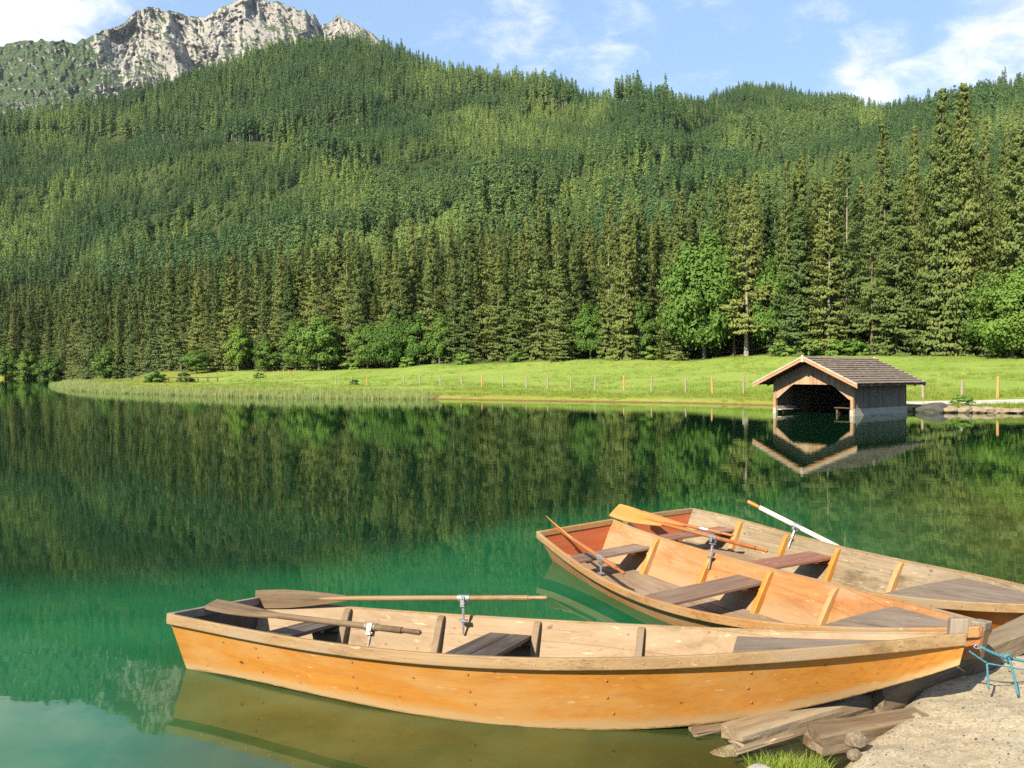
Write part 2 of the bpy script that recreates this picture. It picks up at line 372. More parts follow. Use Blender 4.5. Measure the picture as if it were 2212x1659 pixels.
# ------------------------------------------------------------------ water
def boat_hole(k):
    q, pose = SHAPES[k]; F = Form(q); M = boat_matrix(pose); pts = {1: [], -1: []}
    for t in np.linspace(.004, .985, 60):
        for sg in (1, -1):
            a = M @ F.side(t * F.L, 0, .012, sg); b = M @ F.side(t * F.L, 1, .012, sg)
            if a.z > -.005: pts[sg].append(None); continue
            f = (0 - a.z) / (b.z - a.z); p = a + (b - a) * f
            pts[sg].append((p.x, p.y))
    L = [p for p in pts[1] if p]; Rr = [p for p in pts[-1] if p]
    return L + Rr[::-1]
EDGE_X = [-400, -30, -6, -5, -2.5, -1.2, 0, 1.7, 3.5, 12, 40, 100]; EDGE_Y = [7.6, 7.4, 7.8, 7.9, 8.5, 9.5, 11.2, 12.6, 13.5, 16, 28, 42]
def water():
    P = []
    gx, gy = np.meshgrid(np.arange(-9, 12.01, .3), np.arange(1.5, 24.01, .3), indexing='ij')
    P += list(zip(gx.ravel() + rng.uniform(-.03, .03, gx.size), gy.ravel() + rng.uniform(-.03, .03, gx.size)))
    fx, fy = np.meshgrid(np.arange(-440, 121, 20.), np.arange(-80, 341, 20.), indexing='ij')
    for x, y in zip(fx.ravel(), fy.ravel()):
        if not (-10 < x < 13 and 0 < y < 26): P.append((x, y))
    nb = len(P); faces = []; holes = []
    for k in range(3):
        h = boat_hole(k); holes.append(np.array(h))
        faces.append(list(range(len(P), len(P) + len(h)))); P += h
    co, ed, fc, ov, oe, of = delaunay_2d_cdt([Vector((float(a), float(b))) for a, b in P], [], faces, 0, 1e-5)
    def inside(h, x, y):
        ins = False; n = len(h)
        for i in range(n):
            a, b = h[i], h[(i + 1) % n]
            if (a[1] > y) != (b[1] > y) and x < a[0] + (y - a[1]) * (b[0] - a[0]) / (b[1] - a[1]): ins = not ins
        return ins
    keep = []
    for f in fc:
        cx = sum(co[i][0] for i in f) / len(f); cy = sum(co[i][1] for i in f) / len(f)
        if not any(h[:, 0].min() <= cx <= h[:, 0].max() and h[:, 1].min() <= cy <= h[:, 1].max() and inside(h, cx, cy) for h in holes): keep.append(tuple(f))
    V = np.array([(c[0], c[1], 0) for c in co])
    m, t = material('clear_green_lake_water')
    geo = t.n('ShaderNodeNewGeometry'); Pn = geo.outputs['Position']
    dep = t.n('ShaderNodeAttribute', attribute_name='depth').outputs['Fac']
    dist = t.n('ShaderNodeVectorMath', {0: Pn}, operation='LENGTH').outputs['Value']
    big = t.noise(t.map(Pn, (.5, 1, 1)), .55, 3, .6)
    deepf = t.ramp(t.math('ADD', dep, t.math('MULTIPLY', t.math('SUBTRACT', big, .5), .9)), 1.2, 3.6)
    shal = t.mix(t.ramp(big, .35, .65), (.004, .062, .023), (.008, .086, .033))
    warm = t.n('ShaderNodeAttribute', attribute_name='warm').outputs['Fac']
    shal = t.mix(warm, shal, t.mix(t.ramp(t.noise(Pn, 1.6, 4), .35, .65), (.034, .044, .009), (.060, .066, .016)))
    body = t.mix(deepf, shal, (.002, .014, .006))
    diff = t.n('ShaderNodeBsdfDiffuse', {'Color': body})
    tr = t.n('ShaderNodeBsdfTransparent', {'Color': (.62, .72, .42, 1)})
    op = t.math('SUBTRACT', 1.0, t.math('POWER', 2.718, t.math('MULTIPLY', dep, -2.6)))
    bd = t.n('ShaderNodeMixShader', {0: op, 1: tr.outputs[0], 2: diff.outputs[0]})
    r1 = t.noise(t.map(Pn, (1, 2.2, 1)), 1.1, 3, .5); r2 = t.noise(t.map(Pn, (1, 2.6, 1), (5, 3, 0)), 5.0, 3, .55)
    hgt = t.math('ADD', t.math('MULTIPLY', r1, .7), t.math('MULTIPLY', r2, .13))
    calm = t.ramp(t.noise(Pn, .05, 2), .35, .65, .5, 1.0)
    amp = t.math('MULTIPLY', calm, t.ramp(dist, 5, 40, .010, .020, False))
    bump = t.n('ShaderNodeBump', {'Height': hgt, 'Strength': amp, 'Distance': .12})
    gl = t.n('ShaderNodeBsdfGlossy', {'Color': (.93, 1, .95, 1), 'Roughness': .015, 'Normal': bump.outputs[0]})
    fr = t.n('ShaderNodeFresnel', {'IOR': 1.41, 'Normal': bump.outputs[0]})
    mx = t.n('ShaderNodeMixShader', {0: fr.outputs[0], 1: bd.outputs[0], 2: gl.outputs[0]})
    t.n('ShaderNodeOutputMaterial', {0: mx.outputs[0]})
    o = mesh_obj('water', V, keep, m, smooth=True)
    ld = -lake_dist(V[:, 0], V[:, 1])
    edge = np.interp(V[:, 0], EDGE_X, EDGE_Y)
    nearshore = np.minimum(np.maximum(ld, 0) * .42, 1.5)
    dp = np.where(V[:, 1] < 30, nearshore + sstep(-.12, .32, (V[:, 1] - edge) / edge) * 2.6, np.clip(ld * .6, 0, 4))
    point_attr(o, 'depth', np.maximum(dp, .02))
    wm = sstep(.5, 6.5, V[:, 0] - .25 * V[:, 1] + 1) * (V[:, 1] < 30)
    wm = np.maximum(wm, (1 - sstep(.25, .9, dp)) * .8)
    wm = np.maximum(wm, .9 * sstep(-2.9, -1.6, V[:, 0] + .35 * (V[:, 1] - 5.5)) * (1 - sstep(5.6, 6.6, V[:, 1])))  # olive shallows, also painting the nearest hull's golden reflection into the water
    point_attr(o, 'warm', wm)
    tag(o, kind='structure')
water()

# ------------------------------------------------------------------ near shore: gravel
def shore_z(X, Y):
    d = lake_dist(X, Y)
    z = np.where(d < 0, .03 + d * .38, .03 + .10 * sstep(0, .16, d) + .09 * sstep(.1, 1.2, d) + .05 * np.clip(d, 0, 6))
    return z
def gravel():
    m, t = material('gravel')
    P = t.n('ShaderNodeNewGeometry').outputs['Position']; z = t.n('ShaderNodeSeparateXYZ', {0: P}).outputs[2]
    a = t.noise(P, 2.2, 5, .6); b = t.noise(P, 22, 5, .7)
    vo = t.n('ShaderNodeTexVoronoi', {'Vector': P, 'Scale': 80.0})
    col = t.mix(t.ramp(a, .3, .7), (.235, .195, .128), (.31, .265, .185))
    col = t.mix(t.ramp(b, .5, .75), col, (.165, .13, .08))
    st = t.n('ShaderNodeSeparateColor', {0: vo.outputs['Color']})
    col = t.mix(t.math('MULTIPLY', t.ramp(st.outputs[0], .72, .8), t.ramp(vo.outputs['Distance'], .42, .3)), col, (.40, .36, .28))
    col = t.mix(t.math('MULTIPLY', t.ramp(st.outputs[1], .8, .85), .5), col, (.13, .105, .075))
    wet = t.ramp(z, .07, .01)
    col = t.mix(wet, col, t.mix(1.0, col, (.42, .38, .24), 'MULTIPLY'))
    h = t.math('ADD', t.math('MULTIPLY', t.ramp(vo.outputs['Distance'], .5, 0), .6), b)
    bump = t.n('ShaderNodeBump', {'Height': h, 'Strength': .6, 'Distance': .008})
    bs = t.n('ShaderNodeBsdfPrincipled', {'Base Color': col, 'Roughness': t.math('SUBTRACT', .9, t.math('MULTIPLY', wet, .45)), 'Normal': bump.outputs[0]})
    t.n('ShaderNodeOutputMaterial', {0: bs.outputs[0]})
    x = np.concatenate([np.arange(-40, .3, 1.2), np.arange(.3, 5, .028), np.geomspace(5, 60, 40)]); y = np.concatenate([np.linspace(-30, 3.2, 14)[:-1], np.arange(3.2, 7.6, .028), np.geomspace(7.6, 34, 24)])
    X, Y = np.meshgrid(x, y, indexing='ij')
    Z = shore_z(X, Y)
    d = lake_dist(X, Y)
    lump = (fbm(X * 2.1, Y * 2.1, 0, 4, 77) - .5) * .09 + (fbm(X * 9, Y * 9, 0, 4, 78) - .5) * .022 + (fbm(X * 30, Y * 30, 0, 2, 79) - .5) * .008
    Z = Z + lump * np.clip(d * 2.5 + .6, 0.05, 1)
    # small sandy hump at the beam ends, and the washed-out hollow under them
    Z += .27 * np.exp(-(((X - 1.20) / .20) ** 2 + ((Y - 4.78) / .13) ** 2)) * (1 + (fbm(X * 5, Y * 5, 0, 3, 70) - .5) * .5)
    Z -= .10 * np.exp(-(((X - 1.80) / .22) ** 2 + ((Y - 4.66) / .10) ** 2))
    o = mesh_obj('gravel_shore', np.stack([X.ravel(), Y.ravel(), Z.ravel()], 1), grid_faces(len(x), len(y)), m, smooth=True)
    tag(o, kind='structure')
    return m
M_gravel = gravel()

# ------------------------------------------------------------------ wood materials
def wood(name, c1, c2, stain, grain=1.0, rough=.6, worn=None, worn_amt=.0, knots=.0, axis=0, bumpd=.002, plank=0, spec=.3, edge=None, low=None, k=.58, dk=.5):
    sc3 = lambda c: None if c is None else tuple(x * k for x in c)
    c1, c2, stain, worn, edge, low = [sc3(c) for c in (c1, c2, stain, worn, edge, low)]
    m, t = material(name)
    tc = t.n('ShaderNodeTexCoord').outputs['Object']
    sc = [9 * grain, 9 * grain, 9 * grain]; sc[axis] = .55 * grain
    v = t.map(tc, sc)
    fine = t.noise(t.map(tc, [c * (4 if i != axis else 2) for i, c in enumerate(sc)]), 2.2, 5, .65, .2)
    med = t.noise(v, 1.3, 5, .6, .6)
    patch = t.noise(t.map(tc, [2.2 if i != axis else .8 for i in range(3)]), 1.3, 5, .62)
    col = t.mix(t.ramp(med, .32, .68), c1, c2)
    col = t.mix(t.math('MULTIPLY', t.ramp(fine, .50, .70), .75), col, stain)
    dirt = t.noise(t.map(tc, [3.4 if i != axis else 1.5 for i in range(3)], (3, 7, 1)), 1.4, 6, .68)
    col = t.mix(t.math('MULTIPLY', t.ramp(dirt, .54, .70), dk), col, tuple(c * .75 for c in stain))
    if worn is not None:
        col = t.mix(t.math('MULTIPLY', t.ramp(t.math('ADD', t.math('MULTIPLY', patch, .7), t.math('MULTIPLY', fine, .35)), .50, .64), worn_amt), col, worn)
    if knots:
        vo = t.n('ShaderNodeTexVoronoi', {'Vector': t.map(tc, [4.2 if i != axis else 2.6 for i in range(3)]), 'Scale': 1.0})
        kf = t.math('MULTIPLY', t.ramp(vo.outputs['Distance'], .085, .03), knots)
        col = t.mix(kf, col, tuple(c * .45 for c in stain))
        vo2 = t.n('ShaderNodeTexVoronoi', {'Vector': t.map(tc, [9. if i != axis else 6. for i in range(3)]), 'Scale': 1.0})
        col = t.mix(t.math('MULTIPLY', t.ramp(vo2.outputs['Distance'], .11, .04), knots * .8), col, tuple(c * .6 for c in stain))
        sp = t.noise(t.map(tc, [30 if i != axis else 6 for i in range(3)]), 1.0, 3, .5)
        col = t.mix(t.math('MULTIPLY', t.ramp(sp, .66, .74), .55), col, (.5, .36, .2))
    if plank:
        z = t.n('ShaderNodeSeparateXYZ', {0: tc}).outputs[2]
        f = t.math('FRACT', t.math('MULTIPLY', z, 1 / plank))
        col = t.mix(t.math('MULTIPLY', t.ramp(f, .03, .0), .7), col, tuple(c * .3 for c in stain))
    if edge is not None or low is not None:      # rubbed chine along the bottom of the planking
        hgt = t.n('ShaderNodeAttribute', attribute_name='up').outputs['Fac']
        wob = t.math('ADD', hgt, t.math('MULTIPLY', t.math('SUBTRACT', patch, .5), .55))
        if edge is not None:
            col = t.mix(t.math('MULTIPLY', t.ramp(wob, .22, .06), .85), col, edge)
            ed = t.math('ADD', hgt, t.math('MULTIPLY', t.math('SUBTRACT', fine, .5), .1))
            col = t.mix(t.math('MULTIPLY', t.ramp(ed, .035, .0), .8), col, (.10, .07, .03))
        if low is not None: col = t.mix(t.math('MULTIPLY', t.ramp(wob, .55, .12), .8), col, low)
    bump = t.n('ShaderNodeBump', {'Height': t.math('ADD', fine, med), 'Strength': .6, 'Distance': bumpd})
    bs = t.n('ShaderNodeBsdfPrincipled', {'Base Color': col, 'Roughness': t.ramp(patch, .3, .7, rough - .08, rough + .12), 'Specular IOR Level': spec, 'Normal': bump.outputs[0]})
    t.n('ShaderNodeOutputMaterial', {0: bs.outputs[0]})
    return m
def metal(name, col, rough=.4):
    m, t = material(name)
    tc = t.n('ShaderNodeTexCoord').outputs['Object']; nz = t.noise(tc, 30, 4)
    bs = t.n('ShaderNodeBsdfPrincipled', {'Base Color': t.mix(t.ramp(nz, .45, .7), col, tuple(c * .55 for c in col)), 'Metallic': .75, 'Roughness': t.ramp(nz, .3, .7, rough - .1, rough + .2)})
    t.n('ShaderNodeOutputMaterial', {0: bs.outputs[0]})
    return m
W_orange = wood('varnished_orange_planks', (.61, .25, .044), (.69, .315, .060), (.46, .155, .024), 1, .42, (.64, .43, .19), .5, 1.0, 0, .0012, edge=(.62, .43, .22), dk=.16)
W_orange2 = wood('salmon_orange_planks', (.56, .235, .085), (.62, .295, .125), (.40, .14, .04), 1, .48, (.56, .38, .23), .6, .7, 0, .0012, edge=(.5, .34, .2), dk=.25)
W_orange3 = wood('deep_orange_planks', (.58, .18, .018), (.64, .24, .03), (.4, .11, .014), 1, .42, (.56, .34, .14), .3, .5, 0, .0012, dk=.2)
W_bare = wood('bare_pine_inside', (.40, .265, .145), (.50, .345, .205), (.25, .145, .07), 1.3, .65, (.55, .43, .29), .6, .8, 0, .002, .2, k=.47, dk=.6)
W_inor = wood('faded_orange_inside', (.44, .185, .06), (.54, .26, .095), (.31, .13, .05), 1, .6, (.46, .33, .20), .7, .4, 0, .002, .17, low=(.42, .30, .17), dk=.35)
W_ingrey = wood('weathered_tan_inside', (.30, .225, .135), (.42, .33, .215), (.13, .09, .05), 1.3, .75, (.48, .40, .29), .6, .6, 0, .003, .2, k=.52, dk=.6)
W_dark = wood('dark_weathered_shaded_wood', (.050, .037, .03), (.09, .07, .058), (.03, .022, .017), 1, .62, (.16, .13, .11), .5, 0, 0, .003, k=0.65)  # shade on the nearest boat's inner transom painted in; also its floor
W_darklong = wood('dark_weathered_wood_across', (.055, .04, .033), (.11, .085, .072), (.03, .022, .017), 1.3, .58, (.19, .155, .13), .6, 0, 1, .003, k=0.65)
W_seat = wood('worn_brown_seat', (.19, .11, .07), (.28, .185, .13), (.11, .06, .035), 1.2, .62, (.34, .27, .215), .7, .2, 1, .002)
W_seatred = wood('reddish_seat', (.27, .105, .06), (.34, .165, .105), (.17, .06, .03), 1.2, .62, (.33, .24, .18), .7, .2, 1, .002)
W_deck = wood('grey_brown_deck', (.215, .155, .11), (.30, .23, .17), (.13, .09, .06), 1.5, .7, (.37, .30, .235), .6, .2, 0, .003)
W_deckend = wood('grey_end_grain', (.24, .19, .15), (.36, .30, .24), (.14, .1, .08), 1.2, .7, (.44, .38, .31), .5, 0, 2, .003)
W_rail = wood('worn_rail', (.40, .25, .11), (.50, .34, .17), (.20, .11, .045), 1.4, .6, (.42, .335, .235), .75, .3, 0, .003, k=.48, dk=.6)
W_railor = wood('orange_rail', (.50, .25, .08), (.54, .32, .14), (.25, .12, .045), 1.4, .56, (.44, .34, .225), .8, .2, 0, .003, k=.52, dk=.6)
W_red = wood('red_painted_transom', (.58, .12, .045), (.62, .18, .07), (.38, .1, .05), 1, .5, (.46, .27, .16), .6, 0, 1, .002, dk=.3)
W_floor = wood('silvered_floorboards', (.28, .19, .125), (.37, .265, .18), (.16, .105, .07), 1.4, .72, (.43, .35, .26), .5, .1, 0, .003)
W_rib = wood('oiled_rib', (.58, .235, .04), (.64, .31, .065), (.42, .16, .035), 1, .5, (.58, .44, .27), .6, 0, 2, .002, dk=.2)
W_ribpale = wood('pale_rib', (.28, .185, .10), (.38, .27, .16), (.17, .105, .055), 1, .62, (.36, .3, .225), .6, 0, 2, .002, k=.46, dk=.5)
W_oar = wood('weathered_oar', (.36, .22, .095), (.46, .30, .145), (.17, .09, .04), 1.6, .62, (.30, .225, .155), .6, 0, 0, .002, k=.52, dk=.5)
W_oardark = wood('dirty_oar', (.19, .125, .065), (.30, .2, .115), (.075, .047, .027), 1.6, .66, (.37, .265, .155), .6, 0, 0, .002, k=.42, dk=.6)
W_oaror = wood('orange_oar', (.62, .235, .04), (.68, .31, .07), (.42, .15, .03), 1.2, .4, (.56, .34, .16), .3, 0, 0, .001, dk=.2)
W_oarred = wood('reddish_oar', (.42, .125, .03), (.5, .18, .05), (.27, .07, .018), 1.2, .42, (.44, .24, .12), .3, 0, 0, .001)
W_white = wood('white_painted_oar', (.78, .73, .62), (.82, .79, .7), (.7, .62, .45), 1, .35, (.8, .66, .4), .3, 0, 0, .001, k=0.8)
W_plug = wood('dark_wood_plug', (.36, .13, .025), (.45, .18, .04), (.25, .08, .015), 2, .6)
M_steel = metal('galvanised_steel', (.36, .375, .39), .42)
M_rust = metal('old_steel', (.27, .23, .19), .55)

# ------------------------------------------------------------------ boat builder
def rail_sweep(mb, F, sg, t0, t1, y0, y1, z0, z1, n=44):
    """rectangular section swept along the gunwale"""
    rings = []
    for t in np.linspace(t0, t1, n):
        xg, B, Sh, *_ = F.at(t)
        rings.append([(xg, sg * (B + y0), Sh + z0), (xg, sg * (B + y1), Sh + z0), (xg, sg * (B + y1), Sh + z1), (xg, sg * (B + y0), Sh + z1)])
    vs = [p for r in rings for p in r]; fs = []
    for i in range(n - 1):
        for k in range(4):
            a, b = i * 4 + k, i * 4 + (k + 1) % 4
            f = (a, b, b + 4, a + 4); fs.append(f if sg > 0 else f[::-1])
    e = (n - 1) * 4
    fs.append((3, 2, 1, 0) if sg > 0 else (0, 1, 2, 3)); fs.append((e, e + 1, e + 2, e + 3) if sg > 0 else (e + 3, e + 2, e + 1, e))
    mb.add(vs, fs)

def disc_mesh(r, d, mat):
    b = MB(); b.tube([(0, 0, 0), (0, d, 0)], r, 8); me = bpy.data.meshes.new('disc'); me.from_pydata(b.v, [], b.f); me.materials.append(mat); return me
NAIL = disc_mesh(.0055, .004, M_rust); PLUG = disc_mesh(.011, .002, W_plug)
def small_disc(name, me, p, sg, parent):
    o = bpy.data.objects.new(name, me); C.objects.link(o); o.parent = parent; o.location = p; o.rotation_euler = (0, 0, 0 if sg > 0 else math.pi)

def make_boat(k, name, label, mats):
    q, pose = SHAPES[k]; F = Form(q); M = boat_matrix(pose); L = F.L
    root = empty(name); root.matrix_world = M
    tag(root, label, 'rowing boat', 'wooden rowing boats pulled up at the shore')
    T = np.linspace(0, 1, 57); th = .024
    # --- hull shell
    for part in ('hull',):
        vs = []; fs = []; mi = []
        def add(a): vs.append(tuple(a)); return len(vs) - 1
        fr = (0, .33, .66, 1)   # four heights per station, always added in this order
        for sg in (1, -1):
            ro = [[add(F.side(t * L, f, 0, sg)) for f in fr] for t in T]
            ri = [[add(F.side(max(t * L, .022), f, min(th, F.at(t)[1 if f == 1 else 4] * .6), sg) + Vector((0, 0, .02 * (f == 0)))) for f in fr] for t in T]
            for i in range(len(T) - 1):
                for j in range(3):
                    a = (ro[i][j], ro[i + 1][j], ro[i + 1][j + 1], ro[i][j + 1]); fs.append(a if sg < 0 else a[::-1]); mi.append(0)
                    a = (ri[i][j], ri[i][j + 1], ri[i + 1][j + 1], ri[i + 1][j]); fs.append(a if sg < 0 else a[::-1]); mi.append(1)
                a = (ro[i][3], ro[i + 1][3], ri[i + 1][3], ri[i][3]); fs.append(a if sg < 0 else a[::-1]); mi.append(1)
            if sg > 0: Po, Pi = ro, ri
        for i in range(len(T) - 1):           # bottom outside and inside
            fs.append((Po[i][0], Po[i + 1][0], ro[i + 1][0], ro[i][0])); mi.append(0)
            fs.append((Pi[i][0], ri[i][0], ri[i + 1][0], Pi[i + 1][0])); mi.append(1)
        for j in range(3):                    # transom out/in, bow end
            fs.append((Po[0][j], ro[0][j], ro[0][j + 1], Po[0][j + 1])); mi.append(0)
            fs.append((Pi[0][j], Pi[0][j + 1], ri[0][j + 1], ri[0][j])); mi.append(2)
            fs.append((Po[-1][j], Po[-1][j + 1], ro[-1][j + 1], ro[-1][j])); mi.append(0)
        fs.append((Po[0][3], ro[0][3], ri[0][3], Pi[0][3])); mi.append(1)
        ho = mesh_obj('hull', vs, fs, [mats['out'], mats['in'], mats['tr']], root, mi)
        point_attr(ho, 'up', np.tile(np.array(fr), len(vs) // 4))
    # --- gunwales: cap plus rubbing strake with a dark groove below
    for sg in (1, -1):
        g = MB(); rail_sweep(g, F, sg, .0, .998, -.026, .011, -.062, .010)
        go = g.build('gunwale', [mats['rail']], root, bevel=.006)
        for xn in np.arange(.12, L * .97, .21):
            _, Bn, Shn, *_ = F.at(xn / L); zn = Shn - .030 + random.uniform(-.012, .012)
            small_disc('nail', NAIL, (xn, sg * (Bn + .010), zn), sg, go)
        for xr in (.80, 1.60, 2.42, 3.27, 4.10):
            for f in (.28, .5, .72):
                p = F.side(xr + random.uniform(-.02, .02), f + random.uniform(-.04, .04), -.0005, sg)
                small_disc('wood_plug', PLUG, p, sg, ho)
    c = MB(); xg, B, Sh, *_ = F.at(0)
    c.hexa([(-.014, -B, Sh - .05), (.034, -B + .03, Sh - .05), (.034, B - .03, Sh - .05), (-.014, B, Sh - .05), (-.014, -B, Sh + .013), (.034, -B + .03, Sh + .013), (.034, B - .03, Sh + .013), (-.014, B, Sh + .013)])
    c.build('transom_cap', [W_deckend if k == 0 else mats['rail']], root, bevel=.006)
    # --- ribs
    for xr in (.80, 1.60, 2.42, 3.27):
        for sg in (1, -1):
            r = MB(); w_ = .028
            p = []
            K = F.at(xr / L)[5]
            prof = [(0.05, .085), (.55, .07), (.90, .055), (.965, .042), (.985, .030)]
            rings = []
            for f, dpt in prof:
                a = F.side(xr - w_, f, th - .002, sg); b = F.side(xr + w_, f, th - .002, sg)
                rings.append([a, b, b - Vector((0, sg * dpt, 0)), a - Vector((0, sg * dpt, 0))])
            vs2 = [v for R_ in rings for v in R_]; fs2 = []
            for i in range(len(rings) - 1):
                for kk in range(4):
                    f = (i * 4 + kk, i * 4 + (kk + 1) % 4, i * 4 + 4 + (kk + 1) % 4, i * 4 + 4 + kk); fs2.append(f if sg > 0 else f[::-1])
            e = (len(rings) - 1) * 4; fs2.append((e, e + 1, e + 2, e + 3) if sg > 0 else (e + 3, e + 2, e + 1, e))
            r.add(vs2, fs2)
            r.build('rib', [mats['rib']], root, bevel=.007)
    # --- seats
    for x0, x1, drop in ((.50, .765, .115), (2.03, 2.385, .105)):
        s_ = MB(); z = F.at((x0 + x1) / 2 / L)[2] - drop
        h0, h1 = F.half(x0, z - .032) - .028, F.half(x1, z - .032) - .028
        mid = (x0 + x1) / 2; hm = (h0 + h1) / 2; g = .003
        for (a, b, ha, hb) in (((x0, mid - g, h0, hm), (mid + g, x1, hm, h1)) if k != 1 else ((x0, x1, h0, h1),)):
            s_.hexa([(a, -ha, z - .032), (b, -hb, z - .032), (b, hb, z - .032), (a, ha, z - .032), (a, -ha, z), (b, -hb, z), (b, hb, z), (a, ha, z)])
        so = s_.build('seat', [mats['seat']], root, bevel=.006)
        for sg in (1, -1):
            cl = MB(); cl.box((mid, sg * (hm - .22), z - .046), (x1 - x0 - .06, .06, .026)); cl.build('seat_cleat', [mats['rib']], so, bevel=.003)
            cl = MB(); zl = z - .078; e = .022
            p = [(x_, sg * (F.half(x_, zz) - y_), zz) for zz in (zl, z - .0325) for x_, y_ in ((x0 - .01, .028), (x1 + .01, .028), (x1 + .01, .066), (x0 - .01, .066))]
            cl.hexa(p[:4][::-1] + p[4:][::-1] if sg > 0 else p); cl.build('seat_bearer', [mats['rib']], so, bevel=.003)
    # --- floorboards
    fb = MB(); nP = 7; xs = np.linspace(.10, L * .80, 24)
    for i in range(nP):
        f0, f1 = -1 + 2 * i / nP, -1 + 2 * (i + 1) / nP
        vs3 = []
        for x in xs:
            K = F.at(x / L)[5]; hw = F.half(x, K + .05) - .055
            for f, dz in ((f0, .03), (f1, .03), (f1, .055), (f0, .055)):
                vs3.append((x, f * hw + (.006 if f == f0 else -.006), K + dz))
        fs3 = []
        for a in range(len(xs) - 1):
            for kk in range(4): fs3.append((a * 4 + kk, a * 4 + (kk + 1) % 4, a * 4 + 4 + (kk + 1) % 4, a * 4 + 4 + kk)[::-1])
        fs3.append((0, 1, 2, 3)); e = (len(xs) - 1) * 4; fs3.append((e + 3, e + 2, e + 1, e))
        fb.add(vs3, fs3)
    fb.build('floorboards', [mats['floor']], root)
    # --- foredeck
    fd = MB(); nP = 7; xs = np.linspace(4.0 if k else 3.98, L * .985, 14)
    for i in range(nP):
        f0, f1 = -1 + 2 * i / nP, -1 + 2 * (i + 1) / nP; vs3 = []
        for x in xs:
            _, B, Sh, *_ = F.at(x / L); hw = max(F.half(x, Sh - .05) - .02, .01); zt = Sh - .038
            for f, dz in ((f0, -.026), (f1, -.026), (f1, 0), (f0, 0)):
                vs3.append((x, f * hw + ((.0016 if f == f0 else -.0016) if hw > .06 else 0), zt + dz + .012 * (1 - f * f) * min(1, hw * 3)))
        fs3 = []
        for a in range(len(xs) - 1):
            for kk in range(4): fs3.append((a * 4 + kk, a * 4 + (kk + 1) % 4, a * 4 + 4 + (kk + 1) % 4, a * 4 + 4 + kk)[::-1])
        fs3.append((0, 1, 2, 3)); e = (len(xs) - 1) * 4; fs3.append((e + 3, e + 2, e + 1, e))
        fd.add(vs3, fs3)
    fd.build('foredeck', [mats['deck']], root)
    bm_ = MB(); x = xs[0]; _, B, Sh, *_ = F.at(x / L)
    bm_.box((x + .03, 0, Sh - .09), (.045, 2 * (F.half(x, Sh - .09) - .03), .045)); bm_.build('deck_beam', [mats['rib']], root)
    # --- stem
    st = MB(); xg, B, Sh, xc, Cc, K = F.at(1)
    up = .075 if k == 0 else .012
    st.hexa([(xc - .03, -.026, K - .004), (xc + .006, -.022, K - .004), (xc + .006, .022, K - .004), (xc - .03, .026, K - .004),
             (xg - .06, -.045, Sh + .008), (xg + .010, -.036, Sh + .008), (xg + .010, .036, Sh + .008), (xg - .06, .045, Sh + .008)])
    so = st.build('stem', [mats['out']], root, bevel=.006)
    cp = MB(); cp.hexa([(xg - .10, -.045, Sh - .03), (xg + .004, -.034, Sh - .03), (xg + .004, .034, Sh - .03), (xg - .10, .045, Sh - .03),
                        (xg - .085, -.045, Sh + .011 + up), (xg + .018, -.036, Sh + .02 + up), (xg + .018, .036, Sh + .02 + up), (xg - .085, .045, Sh + .011 + up)])
    cp.build('stem_cap', [W_deckend], so, bevel=.008)
    return root, F, M

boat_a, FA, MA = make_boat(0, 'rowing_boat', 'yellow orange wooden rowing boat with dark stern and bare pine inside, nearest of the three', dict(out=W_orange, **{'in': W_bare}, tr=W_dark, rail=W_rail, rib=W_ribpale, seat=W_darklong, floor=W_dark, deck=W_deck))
boat_b, FB, MB_ = make_boat(1, 'rowing_boat', 'salmon orange rowing boat with red inner transom and two orange oars, moored between the others', dict(out=W_orange2, **{'in': W_inor}, tr=W_red, rail=W_railor, rib=W_rib, seat=W_seat, floor=W_floor, deck=W_deck))
boat_c, FC_, MC = make_boat(2, 'rowing_boat', 'farthest rowing boat with weathered tan inside, reddish middle seat and white oar', dict(out=W_orange3, **{'in': W_ingrey}, tr=W_red, rail=W_rail, rib=W_rib, seat=W_seatred, floor=W_floor, deck=W_deck))

